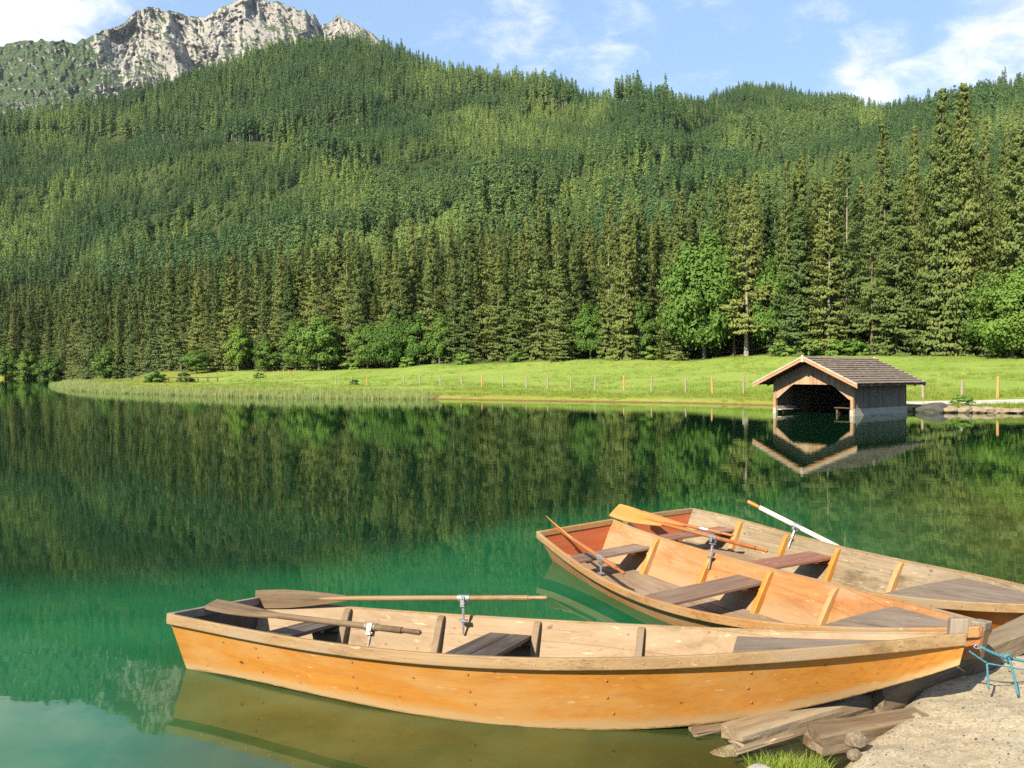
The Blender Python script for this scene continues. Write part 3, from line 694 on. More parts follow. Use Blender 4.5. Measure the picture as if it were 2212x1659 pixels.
# ------------------------------------------------------------------ oars and oarlocks
def make_oar(label, tip, hand, wsh, wbl, roll, lock_at, mcol=M_steel, blade_len=.82, blade_w=.155, rad=.021):
    tip, hand = Vector(tip), Vector(hand); d = hand - tip; Lo = d.length
    x = d.normalized(); y0 = Vector((0, 0, 1)).cross(x).normalized(); z0 = x.cross(y0)
    rot = Matrix((x, y0, z0)).transposed() @ Matrix.Rotation(roll, 3, 'X')
    root = empty('oar'); root.matrix_world = Matrix.Translation(tip) @ rot.to_4x4()
    tag(root, label, 'oar', 'oars lying in the rowing boats')
    s_ = MB(); n = 14
    xs = np.linspace(blade_len * .35, Lo - .16, n)
    s_.tube([(v, 0, 0) for v in xs], [rad * (.5 + .5 * min(1, (v - xs[0]) / .5)) for v in xs], 12)
    s_.build('shaft', [wsh], root, smooth=False)
    g = MB(); g.tube([(Lo - .158, 0, 0), (Lo - .13, 0, 0), (Lo - .05, 0, 0), (Lo - .012, 0, 0), (Lo, 0, 0)], [rad * .8, rad * .72, rad * .8, rad * .8, rad * .45], 12)
    g.build('grip', [W_oaror if wsh is W_white else wsh], root, smooth=True)
    b = MB(); ns = 16; vs = []
    for i in range(ns):
        f = i / (ns - 1); v = f * blade_len
        hw = blade_w / 2 * (1 - .70 * max(0, (f - .30) / .70) ** 1.4) * (.94 + .06 * min(1, f / .1)); hw = max(hw, rad * .9)
        thk = .006 + .012 * f ** 1.5; cu = .035 * (1 - f) ** 2
        for yy_, zz_ in ((-hw, -thk * .5 + cu), (0, -thk + cu), (hw, -thk * .5 + cu), (hw, thk * .5 + cu), (0, thk + cu), (-hw, thk * .5 + cu)): vs.append((v, yy_, zz_))
    fs = []
    for i in range(ns - 1):
        for kk in range(6): fs.append((i * 6 + kk, i * 6 + (kk + 1) % 6, i * 6 + 6 + (kk + 1) % 6, i * 6 + 6 + kk))
    fs.append(tuple(range(5, -1, -1))); fs.append(tuple((ns - 1) * 6 + kk for kk in range(6)))
    b.add(vs, [f[::-1] for f in fs]); b.build('blade', [wbl], root, bevel=.002)
    c = MB(); xl = lock_at * Lo
    c.tube([(xl - .05, 0, 0), (xl + .05, 0, 0)], rad * 1.22, 14); c.build('collar', [mcol], root)
    return root, root.matrix_world @ Vector((xl, 0, 0))

def make_lock(boat, M, F, top, sg, mat=M_steel):
    Mi = M.inverted(); t_ = Mi @ Vector(top); Sh = F.at(t_.x / F.L)[2]; zb = Sh - .13
    b = Vector((t_.x, sg * (F.half(t_.x, zb) - .055), zb)); d = (t_ - b); z = d.normalized()
    k = MB(); k.tube([b, b + d * .80], .009, 10)
    k.tube([b + d * .30, b + d * .38], .017, 10); k.tube([b + d * .55, b + d * .80], .013, 10)
    a = Vector((1, 0, 0)); s_ = z.cross(a).normalized(); a = s_.cross(z)
    rot = Matrix((a, s_, z)).transposed()
    k.box(b + d * .79, (.035, .062, .012), 0, rot)
    for q in (1, -1): k.box(t_ - z * .016 + s_ * q * .031, (.032, .007, .07), 0, rot)
    k.tube([t_ + s_ * .045, t_ - s_ * .045], .006, 8)
    o = k.build('oarlock', [mat], boat)
    p = MB(); p.box(b + d * .38, (.07, .05, .012), 0, rot); p.build('bracket', [mat], o)

o, p = make_oar('pale weathered oar resting along the far rail of the nearest boat, high on its lock', (-2.19, 7.10, .255), (.285, 6.60, .40), W_oar, W_oardark, R(82), .725)
make_lock(boat_a, MA, FA, p, 1)
o, p = make_oar('dirty brown oar lying across the dark stern corner of the nearest boat', (-2.36, 6.46, .36), (-.58, 5.25, .545), W_oardark, W_oardark, R(14), .80, M_rust)
make_lock(boat_a, MA, FA, p, -1, M_rust)
o, p = make_oar('slim orange oar with reddish handle leaning over the red transom of the middle boat', (.415, 9.72, .44), (1.06, 7.80, .305), W_oarred, W_oaror, R(-52), .74, blade_len=.78)
make_lock(boat_b, MB_, FB, p, -1)
o, p = make_oar('broad bladed orange oar across the far stern corner of the middle boat', (1.29, 10.28, .47), (2.47, 7.98, .475), W_oarred, W_oaror, R(40), .70, blade_w=.22, blade_len=.95)
make_lock(boat_b, MB_, FB, p, 1)
o, p = make_oar('white painted oar sloping from the farthest boat down into the green water', (4.70, 9.16, -.284), (2.87, 10.08, .632), W_white, W_white, R(20), .722, blade_len=.75, rad=.028)
make_lock(boat_c, MC, FC_, p, 1)
o, p = make_oar('orange oar lying inside the farthest boat, mostly behind the broad blade', (1.67, 10.74, .35), (2.70, 10.08, .21), W_oarred, W_oaror, R(10), .7, blade_len=.6)

# ------------------------------------------------------------------ beams under the bows, rope, stones, tuft
W_beam = wood('weathered_beam', (.22, .16, .10), (.32, .245, .155), (.09, .06, .035), 1.3, .85, (.38, .32, .23), .6, .4, 0, .008, k=.70)
W_beamdark = wood('old_brown_beam', (.16, .11, .065), (.26, .185, .11), (.055, .035, .02), 1.5, .85, (.33, .265, .185), .6, .3, 0, .014, k=.60)
def beam(name, label, p0, p1, wdt, hgt, mat, seed, rough_=.008, taper=1.0, roll=0.0):
    p0, p1 = Vector(p0), Vector(p1); d = p1 - p0; Lb = d.length; x = d.normalized(); y0 = Vector((0, 0, 1)).cross(x).normalized(); z0 = x.cross(y0)
    rot = Matrix((x, y0, z0)).transposed() @ Matrix.Rotation(roll, 3, 'X')
    n = 40; sec = []
    cr = .22
    for a, b in ((-.5, -.5), (.5, -.5), (.5, .5), (-.5, .5)):
        sec.append((a, b))
    # rounded rectangle with subdivided sides
    ring = []
    for i in range(4):
        a, b = sec[i], sec[(i + 1) % 4]
        for f in (.10, .3, .5, .7, .90): ring.append((a[0] + (b[0] - a[0]) * f, a[1] + (b[1] - a[1]) * f))
    ring = np.array(ring); m_ = len(ring)
    V = []
    for i in range(n):
        f = i / (n - 1); tp = 1 + (taper - 1) * f
        nz = (fbm(ring[:, 0] * 3 + seed, ring[:, 1] * 3, f * Lb * 1.6, 4, seed) - .5) * 2
        sc = 1 + nz * rough_ / min(wdt, hgt) * 4
        e = (fbm(ring[:, 0] * 6 + seed, ring[:, 1] * 6, 0, 3, seed + 5) - .5) * .05
        for (a, b), s_, ee in zip(ring, sc, e): V.append((f * Lb + (ee if i in (0, n - 1) else 0), a * wdt * s_ * tp, b * hgt * s_ * tp))
    fs = []
    for i in range(n - 1):
        for kk in range(m_): fs.append((i * m_ + kk, i * m_ + (kk + 1) % m_, (i + 1) * m_ + (kk + 1) % m_, (i + 1) * m_ + kk)[::-1])
    V.append((-.004, 0, 0)); V.append((Lb + .004, 0, 0))
    for kk in range(m_): fs.append((len(V) - 2, kk, (kk + 1) % m_)[::-1]); fs.append((len(V) - 1, (n - 1) * m_ + (kk + 1) % m_, (n - 1) * m_ + kk)[::-1])
    o = mesh_obj(name, V, fs, mat); o.matrix_world = Matrix.Translation(p0) @ rot.to_4x4()
    return tag(o, label, 'beam', 'timber beams under the bows')
beam('timber_beam', 'pale squared beam with sawn end in the water beneath the nearest bow', (1.31, 4.885, .025), (2.75, 5.60, .09), .19, .13, W_beam, 3)
beam('timber_beam', 'cracked brown beam half buried in gravel, closest to the grass tuft', (1.755, 4.80, .055), (2.50, 5.03, .075), .16, .15, W_beamdark, 11, .014, .85, R(6))
beam('timber_beam', 'long dark beam running under the bows to the right edge', (2.3, 5.28, .12), (4.3, 6.34, .34), .20, .16, W_beamdark, 23, .010)
beam('timber_beam', 'thin broken plank end sticking out of the water under the bow', (1.10, 5.02, .0), (1.75, 5.22, .05), .10, .05, W_beamdark, 31, .006)
beam('timber_beam', 'slim stick lying in the sand under the pale sawn beam', (1.28, 4.70, .035), (1.66, 4.86, .06), .025, .02, W_beam, 37, .002)

def rock_mesh(seed, n=3):
    import bmesh
    bm = bmesh.new(); bmesh.ops.create_icosphere(bm, subdivisions=n, radius=1)
    P = np.array([v.co[:] for v in bm.verts])
    k = 1 + (fbm(P[:, 0] * 1.2 + seed * 7, P[:, 1] * 1.2, P[:, 2] * 1.2, 4, seed) - .5) * .9 + (vnoise(P[:, 0] * 3 + seed, P[:, 1] * 3, P[:, 2] * 3, seed) - .5) * .22
    for v, s_ in zip(bm.verts, k): v.co *= s_
    me = bpy.data.meshes.new('rock'); bm.to_mesh(me); bm.free()
    me.polygons.foreach_set('use_smooth', np.ones(len(me.polygons), dtype=bool))
    return me
def stone_mat(name, c1, c2):
    m, t = material(name); tc = t.n('ShaderNodeTexCoord').outputs['Object']
    a = t.noise(tc, 2.5, 6, .65); b = t.noise(tc, 14, 4, .6)
    bump = t.n('ShaderNodeBump', {'Height': t.math('ADD', a, b), 'Strength': .7, 'Distance': .05})
    bs = t.n('ShaderNodeBsdfPrincipled', {'Base Color': t.mix(t.ramp(a, .35, .65), c1, c2), 'Roughness': .9, 'Normal': bump.outputs[0]})
    t.n('ShaderNodeOutputMaterial', {0: bs.outputs[0]}); return m
M_stone = stone_mat('tan_stone', (.17, .125, .08), (.29, .23, .16))
M_pale = stone_mat('pale_stone', (.32, .31, .28), (.45, .43, .38))
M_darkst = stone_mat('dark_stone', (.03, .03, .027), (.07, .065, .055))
def rock(label, loc, sc, mat, seed, group=None, name='rock', rz=0):
    me = rock_mesh(seed); me.materials.append(mat); o = bpy.data.objects.new(name, me); C.objects.link(o)
    o.location = loc; o.scale = sc; o.rotation_euler = (0, 0, rz)
    return tag(o, label, 'rock', group)
rock('white stone beside the grass tuft at the bottom edge', (1.33, 4.44, .03), (.09, .06, .04), M_pale, 4)
rock('crumbly tan clod on the gravel lip beside the cracked beam', (1.93, 4.62, .14), (.06, .05, .04), M_stone, 5)
rock('small tan clod below the gravel lip, right of the cracked beam', (1.87, 4.50, .11), (.04, .035, .03), M_stone, 6)

# grass tuft
def leaf_mat(name, c1, c2, sc=6.0, trans=.3):
    m, t = material(name)
    tc = t.n('ShaderNodeTexCoord').outputs['Object']
    oi = t.n('ShaderNodeObjectInfo').outputs['Random']
    col = t.mix(t.noise(tc, sc, 2), c1, c2)
    col = t.mix(t.math('MULTIPLY', oi, .35), col, tuple(c * .7 for c in c1))
    df = t.n('ShaderNodeBsdfPrincipled', {'Base Color': col, 'Roughness': .6, 'Specular IOR Level': .25})
    tr = t.n('ShaderNodeBsdfTranslucent', {'Color': col})
    mx = t.n('ShaderNodeMixShader', {0: trans, 1: df.outputs[0], 2: tr.outputs[0]})
    t.n('ShaderNodeOutputMaterial', {0: mx.outputs[0]}); return m
M_grass = leaf_mat('grass_blades', (.15, .22, .022), (.23, .29, .05))
M_reed = leaf_mat('reed_blades', (.24, .30, .085), (.35, .39, .16))
def blades(n, spread, hgt, wid, seed, lean=.45, seg=4):
    r = np.random.default_rng(seed); V = []; Fc = []
    for _ in range(n):
        a = r.uniform(0, 2 * np.pi); rr = spread * np.sqrt(r.uniform()); x, y = rr * np.cos(a), rr * np.sin(a)
        h = hgt * r.uniform(.55, 1.1); az = r.uniform(0, 2 * np.pi); ln = lean * r.uniform(.1, 1) * h; b = len(V)
        dx, dy = np.cos(az), np.sin(az); px_, py_ = -dy * wid / 2, dx * wid / 2
        for i in range(seg):
            f = i / (seg - 1); k = (1 - f) ** .7
            cx, cy, cz = x + dx * ln * f * f, y + dy * ln * f * f, h * (f - .18 * f * f * ln / h)
            V.append((cx + px_ * k, cy + py_ * k, cz)); V.append((cx - px_ * k, cy - py_ * k, cz))
        for i in range(seg - 1): Fc.append((b + 2 * i, b + 2 * i + 1, b + 2 * i + 3, b + 2 * i + 2))
    return V, Fc
V, Fc = blades(750, .21, .17, .005, 3, .7, 5)
o = mesh_obj('grass_tuft', V, Fc, M_grass); o.location = (1.52, 4.52, .0); o.scale = (1.1, .45, .62); tag(o, 'bright green grass tuft on the shore at the bottom edge', 'grass tuft')

# blue rope
def rope():
    m, t = material('blue_rope'); tc = t.n('ShaderNodeTexCoord').outputs['Object']
    wv = t.n('ShaderNodeTexWave', {'Vector': t.map(tc, (1, 1, 1), rot=(0, R(40), R(20))), 'Scale': 28.0, 'Distortion': .5})
    col = t.mix(wv.outputs['Fac'], (.02, .11, .16), (.06, .22, .27))
    bs = t.n('ShaderNodeBsdfPrincipled', {'Base Color': col, 'Roughness': .7, 'Normal': t.n('ShaderNodeBump', {'Height': wv.outputs['Fac'], 'Strength': .6, 'Distance': .004}).outputs[0]})
    t.n('ShaderNodeOutputMaterial', {0: bs.outputs[0]})
    root = empty('mooring_rope', (2.80, 5.04, .54)); tag(root, 'turquoise blue mooring rope clipped to the nearest boat at its bow', 'rope')
    O = Vector((2.80, 5.04, .54))
    def pl(p0, p1, sag, n=14):
        p0, p1 = Vector(p0), Vector(p1)
        return [p0 + (p1 - p0) * (i / (n - 1)) - Vector((0, 0, sag * 4 * (i / (n - 1)) * (1 - i / (n - 1)))) for i in range(n)]
    a = MB(); a.tube([p - O for p in pl((2.86, 5.04, .525), (3.04, 5.06, .45), .006)], .010, 8); a.tube([p - O for p in pl((3.04, 5.06, .45), (3.75, 5.14, .36), .02)], .009, 8)
    a.build('rope_line', [m], root, smooth=True)
    k = MB(); k.tube([p - O for p in (Vector((3.01, 5.06, .445)), Vector((3.04, 5.05, .475)), Vector((3.065, 5.05, .445)), Vector((3.04, 5.05, .42)), Vector((3.02, 5.06, .445)))], .009, 8)
    k.tube([p - O for p in pl((3.05, 5.05, .44), (3.085, 5.02, .23), -.01)], .008, 8); k.build('rope_tail', [m], root, smooth=True)
    s_ = MB(); s_.tube([p - O for p in pl((2.79, 5.04, .50), (2.91, 5.05, .42), .0)], .0065, 6); s_.tube([p - O for p in pl((2.91, 5.05, .42), (3.7, 5.1, .30), .01)], .0045, 6)
    s_.tube([p - O for p in pl((2.91, 5.05, .42), (2.91, 5.03, .27), 0)], .0065, 6); s_.build('thin_cord', [m], root, smooth=True)
    c = MB(); c.tube([Vector((math.cos(q) * .022 + .045, 0, math.sin(q) * .012 - .014)) for q in np.linspace(0, 6.28, 14)], .004, 6); c.build('clip', [M_steel], root, smooth=True)
rope()
rng2 = np.random.default_rng(11)

# ------------------------------------------------------------------ instanced stuff
def scatter(name, pts, scale, rot, idx, tint, sources, label=None):
    """one object of kind stuff: points that carry copies of the source meshes"""
    col = bpy.data.collections.new(name + '_sources')
    for i, s_ in enumerate(sources):
        o = bpy.data.objects.new('%s_kind_%s' % (name, 'abcdefghij'[i]), s_); col.objects.link(o)
    me = bpy.data.meshes.new(name); me.vertices.add(len(pts)); me.vertices.foreach_set('co', np.asarray(pts, dtype=np.float32).ravel())
    for nm, vals, ty in (('size', scale, 'FLOAT'), ('turn', rot, 'FLOAT'), ('tint', tint, 'FLOAT'), ('pick', idx, 'INT')):
        at = me.attributes.new(nm, ty, 'POINT'); at.data.foreach_set('value', np.asarray(vals, dtype=np.int32 if ty == 'INT' else np.float32))
    o = bpy.data.objects.new(name, me); C.objects.link(o)
    g = bpy.data.node_groups.new(name + '_nodes', 'GeometryNodeTree')
    g.interface.new_socket('Geometry', in_out='INPUT', socket_type='NodeSocketGeometry'); g.interface.new_socket('Geometry', in_out='OUTPUT', socket_type='NodeSocketGeometry')
    N = g.nodes; L = g.links
    gi = N.new('NodeGroupInput'); go = N.new('NodeGroupOutput')
    ci = N.new('GeometryNodeCollectionInfo'); ci.inputs['Collection'].default_value = col; ci.inputs['Separate Children'].default_value = True; ci.inputs['Reset Children'].default_value = True
    ip = N.new('GeometryNodeInstanceOnPoints'); ip.inputs['Pick Instance'].default_value = True
    def na(nm, ty):
        a = N.new('GeometryNodeInputNamedAttribute'); a.data_type = ty; a.inputs['Name'].default_value = nm; return a.outputs['Attribute']
    cr = N.new('ShaderNodeCombineXYZ'); L.new(na('turn', 'FLOAT'), cr.inputs[2])
    L.new(gi.outputs[0], ip.inputs['Points']); L.new(ci.outputs[0], ip.inputs['Instance']); L.new(na('pick', 'INT'), ip.inputs['Instance Index'])
    L.new(cr.outputs[0], ip.inputs['Rotation']); L.new(na('size', 'FLOAT'), ip.inputs['Scale']); L.new(ip.outputs[0], go.inputs[0])
    md = o.modifiers.new('scatter', 'NODES'); md.node_group = g
    tag(o, label, None, None, 'stuff')
    return o

def mk_mesh(name, V, Fc, mats, mi=None):
    me = bpy.data.meshes.new(name); me.from_pydata([tuple(v) for v in np.asarray(V).tolist()], [], np.asarray(Fc).tolist() if isinstance(Fc, np.ndarray) else Fc)
    for m in mats: me.materials.append(m)
    if mi is not None: me.polygons.foreach_set('material_index', np.asarray(mi, dtype=np.int32))
    me.update(); return me

# pebbles on the gravel
def pebbles():
    srcs = []
    for i in range(4):
        me = rock_mesh(50 + i, 1); me.materials.append((M_pale, M_stone, M_stone, M_darkst)[i]); srcs.append(me)
    n = 5200; X = rng2.uniform(1.2, 5, n); Y = rng2.uniform(3.6, 7.2, n); d = lake_dist(X, Y); k = (d > .12); X, Y = X[k], Y[k]
    Z = shore_z(X, Y) + (fbm(X * 2.1, Y * 2.1, 0, 4, 77) - .5) * .09 + (fbm(X * 9, Y * 9, 0, 4, 78) - .5) * .022 - .10 * np.exp(-(((X - 1.80) / .22) ** 2 + ((Y - 4.66) / .10) ** 2))
    s_ = .002 + .007 * rng2.uniform(0, 1, len(X)) ** 3
    scatter('pebbles', np.stack([X, Y, Z], 1), s_, rng2.uniform(0, 6, len(X)), rng2.choice(4, len(X), p=[.3, .35, .25, .1]), np.zeros(len(X)), srcs)
pebbles()

# reeds and meadow grass
def reeds():
    srcs = []
    for i in range(4):
        V, Fc = blades(26, .35, 1.0, .03, 20 + i, .22, 3); srcs.append(mk_mesh('reed_clump', V, Fc, [M_reed]))
    P = []
    pts = LAKE[8:21]                          # from the bank to round the tip of the spit
    for a, b in zip(pts[:-1], pts[1:]):
        L = np.hypot(*(b - a)); n = int(L * 24)
        t_ = rng2.uniform(0, 1, n); off = rng2.normal(.2, 1.3, n)
        nr = np.array([-(b - a)[1], (b - a)[0]]) / L
        q = a + t_[:, None] * (b - a) + off[:, None] * nr
        P.append(q)
    P = np.concatenate(P); d = lake_dist(P[:, 0], P[:, 1]); k = (d > -1.5) & (d < 4); P = P[k]; d = d[k]
    Z = np.maximum(ground(P[:, 0], P[:, 1]), -.12)
    dens = fbm(P[:, 0] / 3, P[:, 1] / 3, 0, 3, 14); k = dens > .32; P, Z, d = P[k], Z[k], d[k]
    s_ = (.5 + .4 * rng2.uniform(0, 1, len(P))) * np.where(d > 1.5, .75, 1.0)
    # far shore fringe
    scatter('reeds', np.column_stack([P, Z]), s_, rng2.uniform(0, 6, len(P)), rng2.integers(0, 4, len(P)), np.zeros(len(P)), srcs)
    srcs = []
    for i in range(4):
        V, Fc = blades(22, .28, .3, .02, 40 + i, .8, 3); srcs.append(mk_mesh('meadow_clump', V, Fc, [M_grass]))
    n = 60000; u = rng2.uniform(-.64, .66, n); Y = 44 + (320 - 44) * rng2.uniform(0, 1, n) ** 2.2; X = u * Y
    d = lake_dist(X, Y); k = (d > .3) & (Y < front(u) + 4) & (fbm(X / 5, Y / 5, 0, 3, 90) > .44)
    k &= ~((X > 17) & (X < 40) & (Y > 44) & (Y < 54.5) & (X / Y > .47) & (Y > 46.8))
    X, Y = X[k], Y[k]
    s_ = .5 + .9 * rng2.uniform(0, 1, len(X)) ** 2
    scatter('meadow_grass', np.stack([X, Y, ground(X, Y) - .03], 1), s_, rng2.uniform(0, 6, len(X)), rng2.integers(0, 4, len(X)), np.zeros(len(X)), srcs)
reeds()

# gravel path behind the boathouse
def path():
    n = 60; xs = np.linspace(19.5, 62, n); V = []
    for i, x in enumerate(xs):
        f = i / (n - 1); yc = 50.4 + .2 * math.sin(x * .2) - (1.2 if x > 40 else 0) * 0; wd = 2.3 + .12 * math.sin(x * 1.7)
        for q in np.linspace(-1, 1, 7): V.append((x, yc + q * wd, 0))
    V = np.array(V); V[:, 2] = ground(V[:, 0], V[:, 1]) + .05
    m, t = material('pale_gravel_path'); P = t.n('ShaderNodeNewGeometry').outputs['Position']
    c = t.mix(t.ramp(t.noise(P, 3, 5, .7), .35, .65), (.32, .30, .265), (.44, .42, .38))
    t.n('ShaderNodeOutputMaterial', {0: t.n('ShaderNodeBsdfPrincipled', {'Base Color': c, 'Roughness': .95}).outputs[0]})
    tag(mesh_obj('path', V, grid_faces(n, 7), m, smooth=True), kind='structure')
path()

# ------------------------------------------------------------------ boathouse
W_bh = wood('boathouse_grey_boards', (.11, .082, .058), (.165, .128, .094), (.05, .038, .028), .35, .85, (.24, .19, .14), .5, 0, 2, .01, k=1.0)
W_bhfront = wood('boathouse_front_boards', (.26, .155, .085), (.36, .24, .14), (.12, .07, .04), .35, .85, (.42, .33, .23), .55, 0, 2, .01, k=1.0)
W_bhdark = wood('boathouse_dark_timber', (.10, .06, .036), (.16, .1, .06), (.05, .03, .02), .4, .85, (.2, .15, .1), .5, 0, 0, .01, k=0.6)
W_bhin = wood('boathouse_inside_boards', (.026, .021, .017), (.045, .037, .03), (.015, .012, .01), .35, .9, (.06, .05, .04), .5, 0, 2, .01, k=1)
W_bhpale = wood('bleached_sill_boards', (.42, .37, .29), (.52, .47, .38), (.3, .25, .18), .4, .9, (.58, .53, .45), .5, 0, 0, .01, k=.72)
W_barge = wood('orange_bargeboard', (.60, .29, .13), (.68, .37, .2), (.45, .2, .08), .5, .7, (.6, .42, .28), .5, 0, 1, .005, k=0.58)
def shingle_mat():
    m, t = material('grey_wood_shingles'); tc = t.n('ShaderNodeTexCoord').outputs['Object']
    a = t.noise(t.map(tc, (4, 1, 1)), 1.5, 5, .65); b = t.noise(t.map(tc, (14, 1.5, 1)), 1.2, 3)
    col = t.mix(t.ramp(a, .3, .7), (.085, .063, .046), (.165, .13, .097)); col = t.mix(t.ramp(b, .5, .7), col, (.21, .17, .13))
    t.n('ShaderNodeOutputMaterial', {0: t.n('ShaderNodeBsdfPrincipled', {'Base Color': col, 'Roughness': .85}).outputs[0]}); return m
M_shingle = shingle_mat()
def boathouse():
    fr = Vector((17.28, 41.9, 0)); f = Vector((.652, -.758, 0)); s_ = Vector((.758, .652, 0))
    yaw = math.atan2(s_.y, s_.x)           # local x = along the side to the back, local y = to the left
    W, Lh = 4.5, 6.0; zw, pitch = 1.84, math.tan(R(25.5)); ov, gv, gb = .66, .95, .9
    root = empty('boathouse', fr, (0, 0, yaw)); tag(root, 'weathered wooden boathouse over the water with shingled gable roof and open front', 'boathouse')
    zr = zw + W / 2 * pitch
    def boards(name, mat, pts_fn, parent=root): pass
    # side walls: vertical boards of uneven width, bleached plinth boards below
    for nm, y, sgn in (('side_wall', 0, -1), ('side_wall', W, 1)):
        b = MB(); x = 0
        while x < Lh - .01:
            wd = min(random.uniform(.16, .24), Lh - x); j = random.uniform(-.012, .012)
            b.box((x + wd / 2, y + sgn * (.02 + j) * -1, .27 + (zw - .27) / 2 + .04), (wd - .006, .03, zw - .27 + .0), 0); x += wd
        wl = b.build(nm, [W_bh], root)
        p = MB(); p.box((Lh / 2, y + sgn * .03, .10), (Lh, .05, .52), 0); p.build('plinth_board', [W_bhpale if sgn < 0 else W_bh], wl)
    # back wall and gable
    b = MB(); y = 0
    while y < W - .01:
        wd = min(.2, W - y); yc = y + wd / 2; top = zw + (W / 2 - abs(yc - W / 2)) * pitch - .04
        b.box((Lh - .03, yc, (top - .3) / 2), (.03, wd - .002, top + .3)); y += wd
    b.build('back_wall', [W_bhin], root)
    # front gable boards with the chamfered opening
    b = MB(); y = .12
    def opening(yc):
        e = min(yc, W - yc) - .2
        return min(1.58, .80 + max(e, 0) / .95 * .78)
    while y < W - .12:
        wd = min(random.uniform(.13, .19), W - .12 - y); yc = y + wd / 2
        lo0, lo1 = opening(y), opening(y + wd)
        t0 = zw + (W / 2 - abs(y - W / 2)) * pitch - .06; t1 = zw + (W / 2 - abs(y + wd - W / 2)) * pitch - .06
        xo = random.uniform(-.01, .01); g = .003
        b.hexa([(xo - .015, y + g, lo0), (xo + .015, y + g, lo0), (xo + .015, y + wd - g, lo1), (xo - .015, y + wd - g, lo1), (xo - .015, y + g, t0), (xo + .015, y + g, t0), (xo + .015, y + wd - g, t1), (xo - .015, y + wd - g, t1)])
        y += wd
    b.build('front_gable', [W_bhfront], root)
    for y in (.06, W - .06):
        p = MB(); p.box((.03, y, (zw + .3) / 2 + .05), (.17, .16, zw - .2)); po = p.build('corner_post', [W_bhfront], root, bevel=.01)
        q = MB(); q.box((.03, y, .05), (.2, .19, .5)); q.build('post_foot', [W_bhpale], po, bevel=.01)
    # roof: two slopes of overlapping shingle courses
    x0, x1 = -gv, Lh + gb; nC = 12; run = W / 2 + ov
    sl = math.sqrt(1 + pitch * pitch)
    roof = MB()
    for sg in (-1, 1):
        for i in range(nC):
            a0 = run * i / nC; a1 = run * (i + 1) / nC + .03     # from ridge to eave
            za, zb = zr + .115 - a0 * pitch, zr + .115 - a1 * pitch
            y0, y1 = W / 2 + sg * a0, W / 2 + sg * a1
            nS = 26; xs = np.linspace(x0, x1, nS + 1)
            for kx in range(nS):
                jz = random.uniform(0, .014); jy = random.uniform(-.02, .025)
                xa, xb = xs[kx] + .004, xs[kx + 1] - .004
                yb = y1 + sg * jy; lift = .03 + jz
                top = [(xa, y0, za + .012), (xb, y0, za + .012), (xb, yb, zb + lift + .03), (xa, yb, zb + lift + .03)]
                bot = [(p[0], p[1], p[2] - .028) for p in top]
                if sg > 0: roof.hexa(bot + top)
                else: roof.hexa(bot[::-1] + top[::-1])
    ro = roof.build('roof', [M_shingle], root)
    dk = MB()
    for sg in (-1, 1):
        y0, y1 = W / 2, W / 2 + sg * run; za, zb = zr + .075, zr + .075 - run * pitch
        p = [(x0 + .03, y0, za - .06), (x1 - .03, y0, za - .06), (x1 - .03, y1, zb - .06), (x0 + .03, y1, zb - .06), (x0 + .03, y0, za), (x1 - .03, y0, za), (x1 - .03, y1, zb), (x0 + .03, y1, zb)]
        if sg > 0: dk.hexa(p)
        else: dk.hexa(p[:4][::-1] + p[4:][::-1])
    dk.build('roof_deck', [W_bhdark], ro)
    rc = MB()
    for sg in (-1, 1): rc.box(((x0 + x1) / 2, W / 2 + sg * .07, zr + .135 - .03), (x1 - x0 + .02, .18, .022), 0, Matrix.Rotation(-sg * math.atan(pitch), 3, 'X'))
    rc.build('ridge_cap', [M_shingle], ro)
    for xe in (x0 - .02, x1 + .02):
        for sg in (-1, 1):
            b = MB(); y0, y1 = W / 2, W / 2 + sg * (run + .03); za, zb = zr + .10, zr + .10 - (run + .03) * pitch
            p = [(xe - .018, y0, za - .19), (xe + .018, y0, za - .19), (xe + .018, y1, zb - .19), (xe - .018, y1, zb - .19), (xe - .018, y0, za), (xe + .018, y0, za), (xe + .018, y1, zb), (xe - .018, y1, zb)]
            b.hexa(p if sg > 0 else p[:4][::-1] + p[4:][::-1])
            bo = b.build('bargeboard', [W_barge], ro)
            e = MB(); p = [(q[0] - .03, q[1], q[2] + (.155 if i < 4 else .055)) for i, q in enumerate(p)]
            e.hexa(p if sg > 0 else p[:4][::-1] + p[4:][::-1]); e.build('verge_shingle', [W_bhpale], ro)
        fb = MB(); fb.box((xe - .03, W / 2, zr + .02), (.05, .14, .36)); fb.build('finial_board', [W_bhpale], ro)
    # plates and purlins under the roof, inner posts and braces, landing boards
    tr = MB()
    for y, z in ((.05, zw - .02), (W - .05, zw - .02), (W / 2, zr - .07)): tr.box(((x0 + x1) / 2, y, z), (x1 - x0 - .1, .13, .13))
    for x in np.linspace(.35, Lh - .3, 4):
        for sg in (-1, 1):
            for kq in (0,): tr.box((x, W / 2 + sg * (run / 2), zr - .03 - run / 2 * pitch), (.09, run * sl * .98, .1), 0, Matrix.Rotation(-sg * math.atan(pitch), 3, 'X'))
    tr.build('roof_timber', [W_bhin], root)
    for y in (.12, W - .12):
        for x in (1.9, 3.7):
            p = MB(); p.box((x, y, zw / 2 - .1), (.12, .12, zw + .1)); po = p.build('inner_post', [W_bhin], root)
            q = MB(); q.box((x + .28, y, zw - .35), (.8, .08, .1), 0, Matrix.Rotation(R(-50), 3, 'Y')); q.build('brace', [W_bhin], po)
    g = MB(); g.box((1.0, W - .26, .20), (1.9, .30, .05)); g.box((1.0, W - .16, .28), (1.9, .04, .22)); g.build('walkway', [W_bhpale], root)
boathouse()
